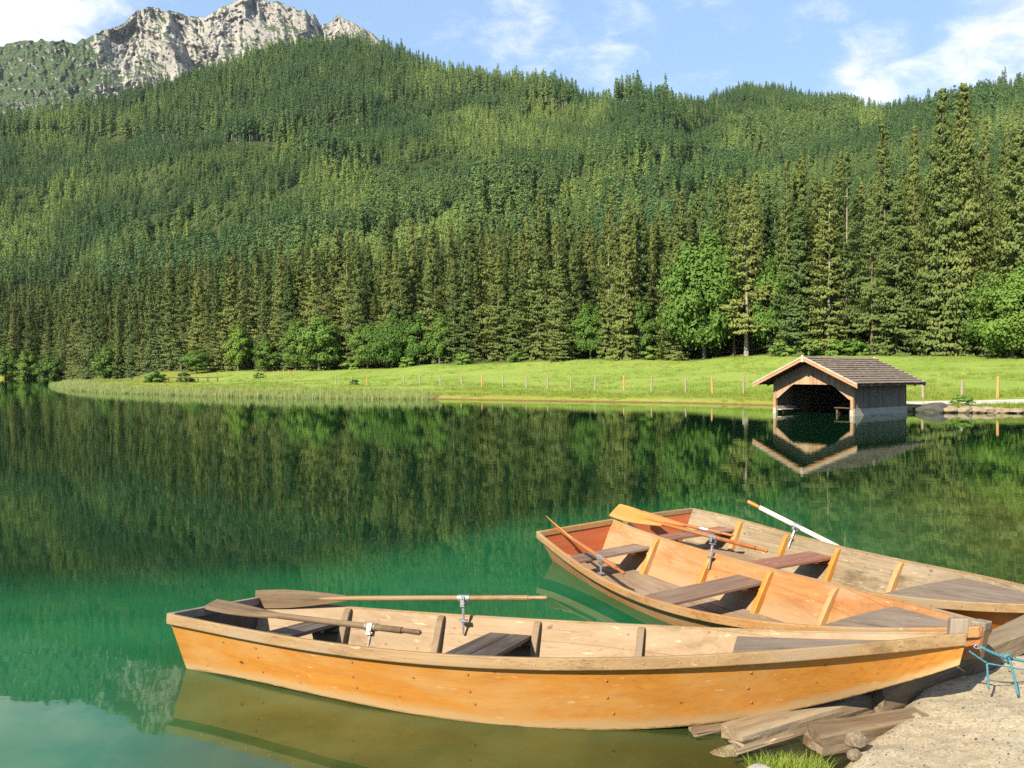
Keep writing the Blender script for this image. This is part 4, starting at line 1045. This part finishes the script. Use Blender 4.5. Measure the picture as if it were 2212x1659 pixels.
# little moored craft inside the boathouse
def punt():
    fr = Vector((17.28, 41.9, 0)); yaw = math.atan2(.652, .758)
    Mx = Matrix.Translation(fr) @ Matrix.Rotation(yaw, 4, 'Z')
    root = empty('workbench'); root.matrix_world = Mx @ Matrix.Translation((1.1, 1.0, 0)); tag(root, 'small plank landing bench standing in the dark boathouse opening', 'bench')
    b = MB(); b.box((0, 0, .36), (.6, .9, .05)); b.build('plank_top', [W_bhdark], root)
    for y in (-.36, .36):
        l = MB(); l.box((0, y, .13), (.4, .08, .41)); l.build('leg', [W_bhdark], root)
punt()

# bank stones right of the boathouse
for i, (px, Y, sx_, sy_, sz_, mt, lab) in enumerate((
        (2012, 46.0, .9, .8, .42, M_darkst, 'dark shaded boulder against the back corner of the boathouse'),  # shadow on this boulder is put into its dark stone colour
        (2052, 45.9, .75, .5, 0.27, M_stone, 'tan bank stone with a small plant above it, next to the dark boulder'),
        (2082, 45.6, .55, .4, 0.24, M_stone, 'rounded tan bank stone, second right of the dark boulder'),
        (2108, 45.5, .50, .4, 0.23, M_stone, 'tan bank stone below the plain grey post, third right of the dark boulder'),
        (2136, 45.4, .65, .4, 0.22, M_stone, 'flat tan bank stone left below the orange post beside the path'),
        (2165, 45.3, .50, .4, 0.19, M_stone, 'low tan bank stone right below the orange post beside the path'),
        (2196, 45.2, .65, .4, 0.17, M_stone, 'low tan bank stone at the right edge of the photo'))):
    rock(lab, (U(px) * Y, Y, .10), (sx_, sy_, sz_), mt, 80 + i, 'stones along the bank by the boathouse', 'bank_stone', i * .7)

# ------------------------------------------------------------------ fence posts, railing
W_post = wood('grey_fence_post', (.36, .30, .22), (.48, .41, .31), (.24, .19, .13), .6, .85, (.5, .45, .36), .5, 0, 2, .01, k=0.6)
W_postor = wood('fresh_orange_post', (.62, .33, .11), (.7, .42, .17), (.5, .25, .08), .6, .8, (.64, .44, .24), .3, 0, 2, .01, k=0.6)
ORD = ['first', 'second', 'third', 'fourth', 'fifth', 'sixth', 'seventh', 'eighth', 'ninth', 'tenth', 'eleventh', 'twelfth', 'thirteenth', 'fourteenth', 'fifteenth', 'sixteenth', 'seventeenth', 'eighteenth', 'nineteenth', 'twentieth', 'twenty-first', 'twenty-second', 'twenty-third', 'twenty-fourth', 'twenty-fifth', 'twenty-sixth', 'twenty-seventh', 'twenty-eighth', 'twenty-ninth', 'thirtieth']
def fence_post(x, Y, h, mat, label, r=.075, lean=0):
    z = float(ground(np.array([x]), np.array([Y]))[0]); b = MB()
    b.tube([(0, 0, -.3), (0, 0, h * .5), (0, 0, h - .04), (0, 0, h)], [r, r * .97, r * .92, r * .6], 8)
    o = b.build('fence_post', [mat]); o.location = (x, Y, z); o.rotation_euler = (random.uniform(-.03, .03), lean, random.uniform(0, 3))
    tag(o, label, 'fence post', 'posts of the wire fence across the meadow')
main_posts = [(726, 119, 0, .0), (760, 114, 0, .0), (793, 110, 1, 0), (873, 106, 0, .02), (907, 104, 0, 0), (951, 100, 0, .02), (998, 98, 0, .10), (1041, 96, 1, 0), (1086, 94, 0, .02), (1137, 91, 0, 0), (1183, 89, 0, .0), (1233, 87, 0, -.02), (1285, 85, 0, .05), (1348, 82, 1, 0), (1407, 78, 0, .03), (1481, 73, 0, -.04), (1539, 70, 1, 0.03), (1606, 66, 0, -.06)]
oi_, gi_ = 0, 0
for i, (px, Y, orr, ln) in enumerate(main_posts[::-1]):
    k = ORD[i]
    lab = ('%s fence post from the boathouse going left, %s' % (k, 'orange fresh wood' if orr else ('grey and leaning' if abs(ln) > .045 else 'grey weathered wood')))
    fence_post(U(px) * Y, Y, 1.35 + random.uniform(-.12, .12) + .12 * orr, W_postor if orr else W_post, lab, .085, ln)
for px, Y, orr, lab in ((1994, 56.5, 0, 'grey fence post just behind the right roof corner of the boathouse'), (2078, 55.5, 0, 'plain grey fence post standing between boathouse and orange post by the path'), (2155, 55, 1, 'orange fence post beside the pale path at the right')):
    fence_post(U(px) * Y, Y, 1.25 + .2 * orr, W_postor if orr else W_post, lab, .09, 0)
for i in range(9):
    px = 545 + i * 9.6
    fence_post(U(px) * 165, 165 + i * .6, 1.0, W_postor, 'small pale stake in the short distant row beyond the reeds, %s from the left' % ORD[i], .09)
def railing():
    Y = 150; x0, x1 = U(322) * Y, U(470) * Y
    z = float(ground(np.array([(x0 + x1) / 2]), np.array([Y]))[0])
    root = empty('wooden_railing', (x0, Y, z)); tag(root, 'low dark wooden railing on the meadow behind the reed spit', 'railing')
    r = MB(); r.box(((x1 - x0) / 2, 0, .85), (x1 - x0, .12, .16)); r.build('rail', [W_bhdark], root)
    for i in range(8):
        p = MB(); p.box((i * (x1 - x0) / 7, 0, .3), (.16, .16, 1.1)); p.build('post', [W_bhdark], root)
railing()

# ------------------------------------------------------------------ trees
def needle_mat(name, dark, mid, lite, blue):
    m, t = material(name)
    tint = t.n('ShaderNodeAttribute', attribute_name='tint', attribute_type='INSTANCER').outputs['Fac']
    tc = t.n('ShaderNodeTexCoord').outputs['Object']; oi = t.n('ShaderNodeObjectInfo').outputs['Random']
    leafv = t.n('ShaderNodeAttribute', attribute_name='leaf').outputs['Fac']
    n_ = t.noise(tc, .9, 3, .6)
    col = t.mix(t.ramp(t.math('ADD', t.math('MULTIPLY', n_, .5), t.math('MULTIPLY', leafv, .5)), .25, .75), dark, mid)
    col = t.mix(t.ramp(tint, .0, 1.0, 0, 1, False), col, lite)
    col = t.mix(t.math('MULTIPLY', oi, .38), col, blue)
    df = t.n('ShaderNodeBsdfPrincipled', {'Base Color': col, 'Roughness': .7, 'Specular IOR Level': .2})
    tr = t.n('ShaderNodeBsdfTranslucent', {'Color': col})
    t.n('ShaderNodeOutputMaterial', {0: t.n('ShaderNodeMixShader', {0: .10, 1: df.outputs[0], 2: tr.outputs[0]}).outputs[0]})
    return m
M_spruce = needle_mat('spruce_needles', (.040, .070, .018), (.088, .124, .030), (.170, .188, .046), (.030, .080, .024))
M_hill = needle_mat('hill_needles', (.034, .080, .028), (.102, .184, .056), (.22, .30, .076), (.038, .095, .047))
M_leaf = needle_mat('broadleaf_leaves', (.026, .068, .010), (.074, .152, .020), (.150, .235, .034), (.026, .078, .016))
def bark(name, c1, c2):
    m, t = material(name); tc = t.n('ShaderNodeTexCoord').outputs['Object']
    a = t.noise(t.map(tc, (6, 6, 1.2)), 1.2, 5, .65)
    t.n('ShaderNodeOutputMaterial', {0: t.n('ShaderNodeBsdfPrincipled', {'Base Color': t.mix(t.ramp(a, .3, .7), c1, c2), 'Roughness': .9}).outputs[0]}); return m
M_bark = bark('spruce_bark', (.07, .055, .04), (.14, .11, .085)); M_barkpale = bark('pale_bark', (.17, .145, .115), (.30, .265, .22))

def spruce_crown(seed, h, r, nb, ns, bare=.06, spray=.62, hang=.35, clump=.35, mat=None):
    g = np.random.default_rng(seed)
    hb = h * (bare + (1 - bare) * g.uniform(0, 1, nb) ** 1.25)
    lay = np.round(hb / .55) * .55; hb = np.where(g.uniform(0, 1, nb) < .6, lay + g.normal(0, .1, nb), hb)
    hb = np.clip(hb, bare * h, h * .985)
    rel = (hb - bare * h) / (h * (1 - bare))
    az = g.uniform(0, 2 * np.pi, nb)
    sector = 1 + .28 * np.sin(az * 2 + g.uniform(0, 6)) * g.uniform(.3, 1) + .22 * np.sin(az * 3 + hb * .9 + g.uniform(0, 6))
    prof = np.clip((1 - rel), 0, 1) ** .78 * (1 - .30 * np.clip((.22 - rel) / .22, 0, 1))
    ln = (r * prof * g.uniform(.5, 1.2, nb) * sector) + .18
    slope = .55 * rel - .42 * (1 - rel) + g.normal(0, .1, nb)
    keep = g.uniform(0, 1, nb) > clump * (fbm(np.cos(az) * 1.3 + 9, np.sin(az) * 1.3, hb * .38, 3, seed) > .56)
    hb, az, ln, slope, rel = hb[keep], az[keep], ln[keep], slope[keep], rel[keep]
    nb = len(hb)
    f = (np.arange(ns)[None, :] + g.uniform(0, 1, (nb, ns))) / ns; f = .12 + .9 * f ** .62
    dl = ln[:, None] * f
    az2 = az[:, None] + g.normal(0, .13, (nb, ns))
    x = np.cos(az2) * dl; y = np.sin(az2) * dl
    z = hb[:, None] + slope[:, None] * dl + .22 * dl * f ** 2 - .12 * dl
    q = np.stack([x, y, z], -1).reshape(-1, 3)
    n = len(q); A = np.repeat(az, ns) + g.normal(0, .45, n) * np.clip(1.3 - f.ravel(), .2, 1); rl = np.repeat(rel, ns)
    sz = (spray * (.42 + .58 * np.clip(1 - rl, .1, 1) ** .5)) * g.uniform(.55, 1.25, n)
    rad = np.stack([np.cos(A), np.sin(A), np.zeros(n)], 1); up = np.array([0, 0, 1.0])
    nt = rad * 1.1 + up * (.55 + .25 * g.normal(0, 1, n))[:, None] + g.normal(0, .34, (n, 3)); nt /= np.linalg.norm(nt, axis=1, keepdims=True)
    d = rad * .55 - up * (hang * 1.5 - rl * .6)[:, None] + g.normal(0, .42, (n, 3))
    d -= nt * (d * nt).sum(1, keepdims=True); d /= np.linalg.norm(d, axis=1, keepdims=True)
    s = np.cross(nt, d)
    q[:, :2] += g.normal(0, .06, (n, 2))
    v0 = q - d * (sz * .40)[:, None]; v2 = q + d * (sz * .72)[:, None]
    wv = (sz * .34)[:, None] * s
    v1 = q + wv - nt * (sz * .1)[:, None]; v3 = q - wv - nt * (sz * .1)[:, None]
    V = np.stack([v0, v3, v2, v1], 1).reshape(-1, 3)
    Fc = np.arange(n * 4).reshape(n, 4)
    me = bpy.data.meshes.new('spruce_crown'); me.from_pydata(V.tolist(), [], Fc.tolist()); me.materials.append(mat)
    at = me.attributes.new('leaf', 'FLOAT', 'POINT'); at.data.foreach_set('value', np.repeat(np.clip(g.normal(.5, .25, n), 0, 1), 4).astype(np.float32))
    return me
def trunk_mesh(h, r0, mat, wob=.0, seed=0, limbs=0, hc=0, rc=0):
    g = np.random.default_rng(seed); b = MB()
    pts = [(wob * math.sin(i * 1.3 + seed), wob * math.cos(i * .9 + seed), h * i / 7 - .4) for i in range(8)]
    b.tube(pts, [r0 * (1 - .88 * i / 7) * (1.25 if i == 0 else 1) for i in range(8)], 8, cap=False)
    for _ in range(limbs):
        a = g.uniform(0, 6.28); z0 = h * g.uniform(.3, .75); l = rc * g.uniform(.5, .9)
        b.tube([(0, 0, z0), (math.cos(a) * l * .5, math.sin(a) * l * .5, z0 + l * .45), (math.cos(a) * l, math.sin(a) * l, z0 + l * .8)], [r0 * .4, r0 * .25, r0 * .08], 6, cap=False)
    me = bpy.data.meshes.new('trunk'); me.from_pydata(b.v, [], b.f); me.materials.append(mat); return me
def leaf_crown(seed, w, h, n, leaf=.34, z0=0, mat=None, lobes=22):
    """leaf sprays gathered round many lobes inside an uneven egg"""
    g = np.random.default_rng(seed)
    lobes = int(lobes * 2.2)
    c = g.normal(0, 1, (lobes, 3)); c /= np.linalg.norm(c, axis=1, keepdims=True); c *= g.uniform(.3, .92, (lobes, 1)) ** .5
    c[:, 2] = np.where(c[:, 2] < -.55, c[:, 2] * .8, c[:, 2])
    lr = g.uniform(.14, .34, lobes)
    k = g.choice(lobes, n, p=lr ** 2 / (lr ** 2).sum())
    d = g.normal(0, 1, (n, 3)); d[:, 2] = np.where(d[:, 2] < 0, d[:, 2] * .45, d[:, 2]); d /= np.linalg.norm(d, axis=1, keepdims=True)
    p = c[k] + d * np.array([1, 1, .62]) * (lr[k] * g.uniform(.55, 1.1, n) ** .5)[:, None]
    p *= (1 + .1 * g.normal(0, 1, n))[:, None]
    shape = np.where(p[:, 2] > 0, 1 - .28 * np.clip(p[:, 2], 0, 1) ** 2, 1.0)
    q = np.stack([p[:, 0] * w / 2 * shape, p[:, 1] * w / 2 * shape, (p[:, 2] + 1) * h / 2 + z0], 1)
    out = c[k] / (np.linalg.norm(c[k], axis=1, keepdims=True) + .1)
    nrm = d * .8 + out * .6 + np.array([0, 0, .45]) + g.normal(0, .35, (n, 3)); nrm /= np.linalg.norm(nrm, axis=1, keepdims=True)
    a = np.cross(nrm, g.normal(0, 1, (n, 3))); a /= np.linalg.norm(a, axis=1, keepdims=True); b = np.cross(nrm, a)
    s = (leaf * g.uniform(.5, 1.3, n))[:, None]
    V = np.stack([q - a * s * .6, q - b * s * .38 - nrm * s * .1, q + a * s * .6, q + b * s * .38 - nrm * s * .1], 1).reshape(-1, 3)
    me = bpy.data.meshes.new('leafy_crown'); me.from_pydata(V.tolist(), [], np.arange(n * 4).reshape(n, 4).tolist()); me.materials.append(mat)
    at = me.attributes.new('leaf', 'FLOAT', 'POINT'); at.data.foreach_set('value', np.repeat(np.clip(g.normal(.5, .25, n) + (fbm(q[:, 0] / 2, q[:, 1] / 2, q[:, 2] / 2, 2, seed) - .5), 0, 1), 4).astype(np.float32))
    return me

# crowns are modelled 26 m tall and scaled; slim, full and ragged builds
HB = 26.0
CROWNS = [spruce_crown(100 + i, HB, r_, nb, ns, bare, .46, .5, cl, M_spruce) for i, (r_, nb, ns, bare, cl) in enumerate((
    (4.2, 820, 23, .01, .55), (3.4, 760, 21, .02, .55), (4.6, 860, 24, .01, .55), (3.6, 680, 21, .04, .7), (4.0, 800, 22, .02, .6), (3.2, 720, 20, .02, .5), (4.2, 520, 21, .17, .85)))]
TRUNK = trunk_mesh(HB * .97, .30, M_bark); TRUNKP = trunk_mesh(HB * .97, .28, M_barkpale)
BROAD = [leaf_crown(200 + i, w_, h_, n, .34, z0, M_leaf, lb) for i, (w_, h_, n, z0, lb) in enumerate(((9, 11.4, 24000, .2, 70), (7, 10.3, 12000, .4, 36), (8, 8.2, 12000, .0, 36), (6, 9.3, 9000, .3, 28)))]
BTRUNK = trunk_mesh(8.5, .26, M_bark, .06, 3, 9, 0, 3.4)

gz = lambda x, y: float(ground(np.array([x]), np.array([y]))[0])
def add_tree(name, crown, trunk, x, y, sx, sz, rz, tint, label, cat, group):
    root = empty(name, (x, y, gz(x, y) - .15), (0, 0, rz)); root.scale = (sx, sx, sz); tag(root, label, cat, group)
    t_ = bpy.data.objects.new('trunk', trunk); C.objects.link(t_); t_.parent = root
    c = bpy.data.objects.new('crown', crown); C.objects.link(c); c.parent = root; c['tint'] = float(tint)
    return root

# ---- single trees that stand out
SPECIAL = []       # (px, Y, half width m) to keep others away
def special_spruce(px, Y, h, wd, kind, tint, label, trunk=TRUNK):
    SPECIAL.append((U(px) * Y, Y, 2.2)); k = h / HB
    add_tree('spruce_tree', CROWNS[kind], trunk, U(px) * Y, Y, wd, k, random.uniform(0, 6), tint, label, 'spruce', 'spruces along the forest edge')
special_spruce(2033, 110, 35.5, 1.02, 2, .45, 'taller left trunk of the giant twin spruces right of the boathouse')
special_spruce(2078, 109.5, 36.0, 1.05, 0, .55, 'right one of the giant twin spruces right of the boathouse')
special_spruce(2196, 103, 29, 1.0, 2, .5, 'big olive spruce cut by the right edge above the bright broadleaf tree')
special_spruce(1612, 127, 26.5, 1.15, 6, .75, 'pale ragged spruce with long bare whitish trunk left of the boathouse', TRUNKP)
special_spruce(1935, 113, 23, 1.0, 0, .25, 'dark dense spruce just left of the giant twin spruces')
special_spruce(1790, 118, 25, .95, 3, .55, 'thin spruce with bare pale trunk above the boathouse ridge', TRUNKP)
special_spruce(1725, 121, 22, 1.0, 0, .15, 'bluish full spruce between pale ragged spruce and boathouse ridge')
special_spruce(1445, 139, 24, .8, 5, .3, 'slim spruce right against the left flank of the big round maple')
special_spruce(1210, 150, 19, 1.0, 0, .45, 'mid height bushy spruce left of the small round tree at meadow edge')
special_spruce(700, 181, 20, 1.05, 2, .5, 'broad yellowish spruce rising over the leafy bushes behind the reed bank')
special_spruce(500, 204, 28, 1.1, 0, .55, 'tall olive spruce standing behind the low railing toward the stakes')
BR = [  # px, Y, width, height, mesh, tint, label
    (1520, 133, 12.8, 20.8, 0, .3, 'biggest round bright green broadleaf tree, left of the boathouse at the meadow edge'),
    (1275, 149, 6.2, 10.5, 1, .35, 'small round green broadleaf tree alone at the meadow edge, left of the big round one'),
    (1382, 144, 5.0, 10.5, 3, .3, 'narrow broadleaf tree half way between the small and the big round tree'),
    (2185, 101, 8.5, 11.5, 0, .5, 'bright light green broadleaf tree at the right edge under the spruces'),
    (2120, 108, 6.5, 11.5, 1, .2, 'dark green broadleaf tree directly right of the giant twin spruces'),
    (1665, 126, 6.0, 15.5, 1, .25, 'tall dark broadleaf tree tucked right behind the pale ragged spruce'),
    (950, 165, 4.6, 10.0, 3, .45, 'leaning light broadleaf tree with reddish trunk foot above the fence'),
    (905, 168, 7.0, 11.0, 1, .05, 'dark rounded broadleaf tree left of the leaning light one'),
    (845, 171, 8.0, 11.0, 0, .12, 'largest dark green bushy tree left of centre behind the fence'),
    (795, 174, 7.0, 9.5, 2, .3, 'bushy green tree left of the largest dark one'),
    (690, 178, 9.5, 12.0, 2, .55, 'wide light green bushy tree behind the reeds left of centre'),
    (640, 184, 6.0, 11.5, 1, .4, 'upright green broadleaf tree left of the wide light bushy one'),
    (575, 190, 6.0, 7.5, 3, .3, 'low green tree behind the row of small stakes'),
    (515, 200, 5.5, 11.0, 3, .7, 'feathery pale green birch behind the end of the low railing'),
    (425, 205, 7.0, 6.0, 2, .25, 'low bluish green bush tree right behind the low railing'),
    (235, 252, 9.0, 15.0, 1, .45, 'tall rounded green tree at the shore left of the grassy clearing'),
    (110, 296, 9.5, 11.0, 2, .15, 'dark bushy tree at the far lake end, second from the left edge'),
    (58, 300, 7.5, 11.0, 3, .6, 'pale feathery tree at the water of the far left lake end'),
    (12, 302, 8.0, 12.0, 1, .3, 'green broadleaf tree touching the left edge at the far lake end'),
]
for px, Y, wd, h, k, tint, lab in BR:
    SPECIAL.append((U(px) * Y, Y, wd * .36))
    base = ((9, 12), (7, 10.8), (8, 8.2), (6, 9.7))[k]
    add_tree('broadleaf_tree', BROAD[k], BTRUNK, U(px) * Y, Y, wd / base[0], h / base[1], random.uniform(0, 6), tint, lab, 'broadleaf tree', 'broadleaf trees along the forest edge')
# bushes
BUSH = [leaf_crown(300 + i, 2.6, 1.8, 1500, .26, -.25, M_leaf, 14) for i in range(3)]
def bush(px, Y, s_, tint, label, k):
    x = U(px) * Y; o = bpy.data.objects.new('bush', BUSH[k % 3]); C.objects.link(o); o['tint'] = float(tint)
    o.location = (x, Y, gz(x, Y)); o.scale = (s_, s_, s_ * .9); o.rotation_euler = (0, 0, random.uniform(0, 6)); tag(o, label, 'bush', 'bushes at the meadow')
for i, (px, Y, s_, tint, lab) in enumerate((
        (336, 147, 1.4, .05, 'round dark bush at the left end of the low railing'), (398, 152, 1.3, .2, 'low green bush behind the middle of the low railing'),
        (2078, 47, .45, .6, 'small leafy plant on the bank stones right of the boathouse'), (1700, 121, 1.8, .5, 'wide green bush behind the boathouse roof on its left'), (1752, 119, 1.9, .65, 'light green bush directly behind the boathouse ridge'),
        (1800, 117, 1.6, .55, 'green bush behind the right roof slope of the boathouse'), (1845, 115, 1.7, .2, 'dark bush behind the far end of the boathouse roof'), (1410, 140, 1.6, .9, 'light bush on the grassy bank left of the biggest round tree'),
        (1000, 161, 1.5, .5, 'low bush at the forest foot right of the leaning light tree'), (1120, 156, 1.4, .35, 'low bush at the dark forest foot in the middle'), (1330, 147, 1.5, .6, 'low light bush between the small round tree and the narrow one'),
        (880, 168, 1.5, .6, 'low light bush in front of the dark rounded tree'), (760, 175, 1.6, .7, 'low light bush right of the wide light bushy tree'), (560, 160, .8, .4, 'small dark bush on the meadow near the stakes'), (765, 112, .55, .1, 'tiny dark bush beside the two left fence posts'))):
    bush(px, Y, s_, tint, lab, i)

# ---- front rows of spruces, each one its own object
LAND = [(-40, 'left edge'), (122, 'tip of the reed spit'), (336, 'round dark bush'), (470, 'end of the railing'), (690, 'wide light bushy tree'), (845, 'largest dark bushy tree'), (1041, 'orange post nearest the centre'), (1275, 'small round tree'), (1520, 'biggest round tree'), (1743, 'boathouse ridge'), (1935, 'right roof end'), (2055, 'giant twin spruces'), (2260, 'right edge')]
cands = []
g = np.random.default_rng(5)
for row in range(4):
    u = U(-10)
    while u < U(2225):
        F_ = float(front(u)); Y = F_ + 1.5 + row * 6.5 + g.normal(0, 2.0); x = u * Y
        stepm = g.choice([2.6, 3.4, 4.4, 6.2], p=[.3, .3, .25, .15]) * g.uniform(.85, 1.15) * (1.0 + .08 * row)
        slope = (float(front(u + .004)) - F_) / .004
        u += stepm / math.hypot(F_, slope * .75)
        if any((x - a) ** 2 + (Y - b) ** 2 < r_ * r_ for a, b, r_ in SPECIAL): continue
        px = x / Y * FPX + 1106
        if row == 0 and 1395 < px < 1435: continue
        if row == 0 and 262 < px < 318: continue           # grassy clearing by the water
        cands.append((row, px, x, Y))
used_count = {}
TONE = ['dark green', 'olive green', 'mossy olive', 'yellowish olive', 'brownish olive']
cands.sort(key=lambda c: (c[0], c[1]))
for row, px, x, Y in cands:
    h = g.normal(25.0, 3.6) + (3.5 if px < 420 else 0) + row * .5 + (1.5 if px > 1500 else 0) - (g.uniform(4, 10) if g.uniform() < .12 else 0)
    tint = float(np.clip(g.normal(.42, .24), 0, 1)); k = int(g.integers(0, 7)); wd = g.uniform(.62, .98) * (h / HB) ** .5
    i = max(j for j in range(len(LAND)) if LAND[j][0] <= px) if px > LAND[0][0] else 0
    key = (row, i); used_count[key] = used_count.get(key, 0) + 1; n_ = used_count[key]
    size = 'short' if h < 21 else ('towering' if h > 29 else ('tall' if h > 25.5 else 'mid-height'))
    rowt = ('front-row', 'second-row', 'third-row', 'fourth-row')[row]
    lab = '%s %s spruce, %s %s one right of the %s' % (size, TONE[min(4, int(tint * 5))], ORD[n_ - 1], rowt, LAND[i][1])
    add_tree('spruce_tree', CROWNS[k], TRUNKP if g.uniform() < .2 else TRUNK, x, Y, wd, h / HB, g.uniform(0, 6), tint, lab, 'spruce', 'spruces along the forest edge')

# ---- the wood on the slopes: one mass
def forest():
    srcs = []
    for i, (h, r_, nb, ns, bare, sp) in enumerate(((10, 2.0, 200, 9, .0, .46), (10, 1.6, 190, 9, .02, .42), (10, 2.2, 200, 9, .0, .48),
                                                   (10, 1.3, 200, 9, .12, .36), (10, 1.1, 170, 9, .30, .36), (10, 1.4, 200, 9, .07, .38))):
        me = spruce_crown(400 + i, h, r_, nb, ns, bare, sp, .35, .5, M_hill)
        # add the trunk to the same mesh
        import bmesh
        bm = bmesh.new(); bm.from_mesh(me)
        n = 5; a0 = []; a1 = []
        r0 = .13 if i >= 3 else .1
        for q in range(n):
            cs, sn = math.cos(6.283 * q / n), math.sin(6.283 * q / n)
            a0.append(bm.verts.new((cs * r0, sn * r0, -.4))); a1.append(bm.verts.new((cs * .02, sn * .02, h * .9)))
        for q in range(n):
            fc = bm.faces.new((a0[q], a0[(q + 1) % n], a1[(q + 1) % n], a1[q])); fc.material_index = 1
        bm.to_mesh(me); bm.free(); me.materials.append(M_barkpale if i in (4,) else M_bark)
        srcs.append(me)
    for i in range(2):
        srcs.append(leaf_crown(450 + i, 6, 9, 2500, .6, .4, M_leaf, 20))
    srcs += [CROWNS[0], CROWNS[4]]      # full grown spruces, 26 m
    n = 150000
    u = g.uniform(-.80, .80, n); Y = np.sqrt(g.uniform(95 ** 2, 1190 ** 2, n)); X = u * Y
    F_ = front(u); rd, rz = ridge(u); px = u * FPX + 1106
    Z = ground(X, Y)
    e = 805 - (Z - CAM_H) / Y * FPX
    bx = [-300, 0, 300, 600, 690, 760, 900, 1000, 1100, 1200, 1280, 1350, 1450, 1550, 1700, 1800, 1860, 1950, 2100, 2212, 2500]
    by = [300, 305, 312, 318, 302, 275, 235, 228, 218, 240, 245, 232, 226, 222, 246, 246, 218, 205, 200, 205, 200]
    wob = (fbm(X / 40, Y / 40, 0, 3, 66) - .5) * 26
    up = (e + wob * .4 < np.interp(px, bx, by)) & (Y > 420)
    frontzone = Y < F_ + 105 + wob * 4 + g.normal(0, 22, n)
    young = ~up & ~frontzone
    # how many to keep in each zone (trees per square metre)
    area = 1.6 / 2 * (1190 ** 2 - 95 ** 2); dens0 = n / area
    dens = np.where(young, 1 / 14., np.where(up, np.where(px > 1250, 1 / 18., 1 / 34.), 1 / 28.))
    keep = (g.uniform(0, 1, n) < dens / dens0) & (Y > F_ + 23) & (Y < rd + 45) & (np.abs(u) < .72)
    far_young = keep
    X, Y, Z, u, px, e, up, frontzone, young = [a[keep] for a in (X, Y, Z, u, px, e, up, frontzone, young)]
    n = len(X)
    patch = fbm(X / 75 + Y / 160, Y / 130 - X / 200, 0, 4, 88); fine = fbm(X / 18, Y / 18, 0, 2, 89)
    h = np.where(young, 9.3 + 6 * (patch - .5) + g.normal(0, 1.9, n), np.where(up, 20 + g.normal(0, 3.2, n), 24.5 - 9 * sstep(15, 120, Y - front(u)) + g.normal(0, 3, n)))
    old = young & (fbm(X / 55, Y / 90, 0, 3, 131) > .585)      # older, darker stands among the young wood
    h = np.where(old, h * 1.5, h)
    h = np.clip(h, 5, 31)
    idx = np.where(young, g.integers(0, 3, n), np.where(up, g.integers(3, 6, n), 8 + g.integers(0, 2, n)))
    larch = g.uniform(0, 1, n) < np.clip((patch - .54) * 3.2, 0.02, .6)
    tint = np.clip(g.normal(.27, .22, n) + 3.0 * (patch - .5) + larch * .45 + (fine - .5) * .4, 0, 1.15)
    px_ = u * FPX + 1106
    for lx, ly, A in FOLDS:          # pale larch tint that also paints lit fold crests and shaded far sides
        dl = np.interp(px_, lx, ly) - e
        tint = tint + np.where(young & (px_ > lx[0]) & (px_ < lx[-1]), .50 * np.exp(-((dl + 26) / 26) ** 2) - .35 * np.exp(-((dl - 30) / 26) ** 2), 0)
    tint = np.where(old, tint * .35, tint)
    tint = np.clip(tint, 0, 1.1)
    tint = np.where(frontzone, np.clip(tint * .8 + .12, 0, .8), tint)
    br = frontzone & (g.uniform(0, 1, n) < .05); idx = np.where(br, 6 + g.integers(0, 2, n), idx); h = np.where(br, h * .62, h)
    ub = np.interp(u * FPX + 1106, bx, by); rim = up & (e > ub - 24) & ~br & (px_ < 1230)
    clump = (px_ > 1325) & (px_ < 1490)
    h = np.where(up & (px_ > 1250) & ~clump, h * .62, h)
    idx = np.where(rim & (g.uniform(0, 1, n) < .75), 4, idx); h = np.where(rim, h * 1.12, h)
    tint = np.where(up, tint * .62 + np.where(g.uniform(0, 1, n) < .10, .35, 0), tint)
    sc = np.where(br, h / 9.4, np.where(idx >= 8, h / HB, h / 10))
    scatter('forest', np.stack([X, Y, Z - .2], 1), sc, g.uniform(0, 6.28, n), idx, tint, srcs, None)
    # dwarf wood on the flank of the rocky mountain
    mp, rk, mpx, msg = MOUNT
    k = (g.uniform(0, 1, rk.shape) < .15) & (rk < .5) & (fbm(mpx / 30, msg * 9, 0, 3, 95) > .36)
    k |= (g.uniform(0, 1, rk.shape) < .012) & (fbm(mpx / 22, msg * 10, 0, 3, 96) > .56)
    mq = mp[k]; nm = len(mq)
    X, Y, Z = np.concatenate([X, mq[:, 0]]), np.concatenate([Y, mq[:, 1]]), np.concatenate([Z, mq[:, 2]])
    sc = np.concatenate([sc, g.uniform(.8, 2.0, nm)]); idx = np.concatenate([idx, g.integers(0, 3, nm)]); tint = np.concatenate([tint, g.uniform(0, .5, nm)]); n = len(X)
    print('forest trees', n, 'single spruces', len(cands))
forest()

# ------------------------------------------------------------------ summer haze between here and the mountain
def haze():
    m, t = material('thin_summer_haze')
    v = t.n('ShaderNodeVolumePrincipled', {'Color': (.80, .90, 1.0, 1), 'Density': .000018, 'Anisotropy': .0})
    t.n('ShaderNodeOutputMaterial', {'Volume': v.outputs[0]})
    b = MB(); b.box((0, 1400, 620), (5200, 4400, 1250)); o = b.build('haze', [m]); tag(o, kind='stuff')
haze()
print('scene built')
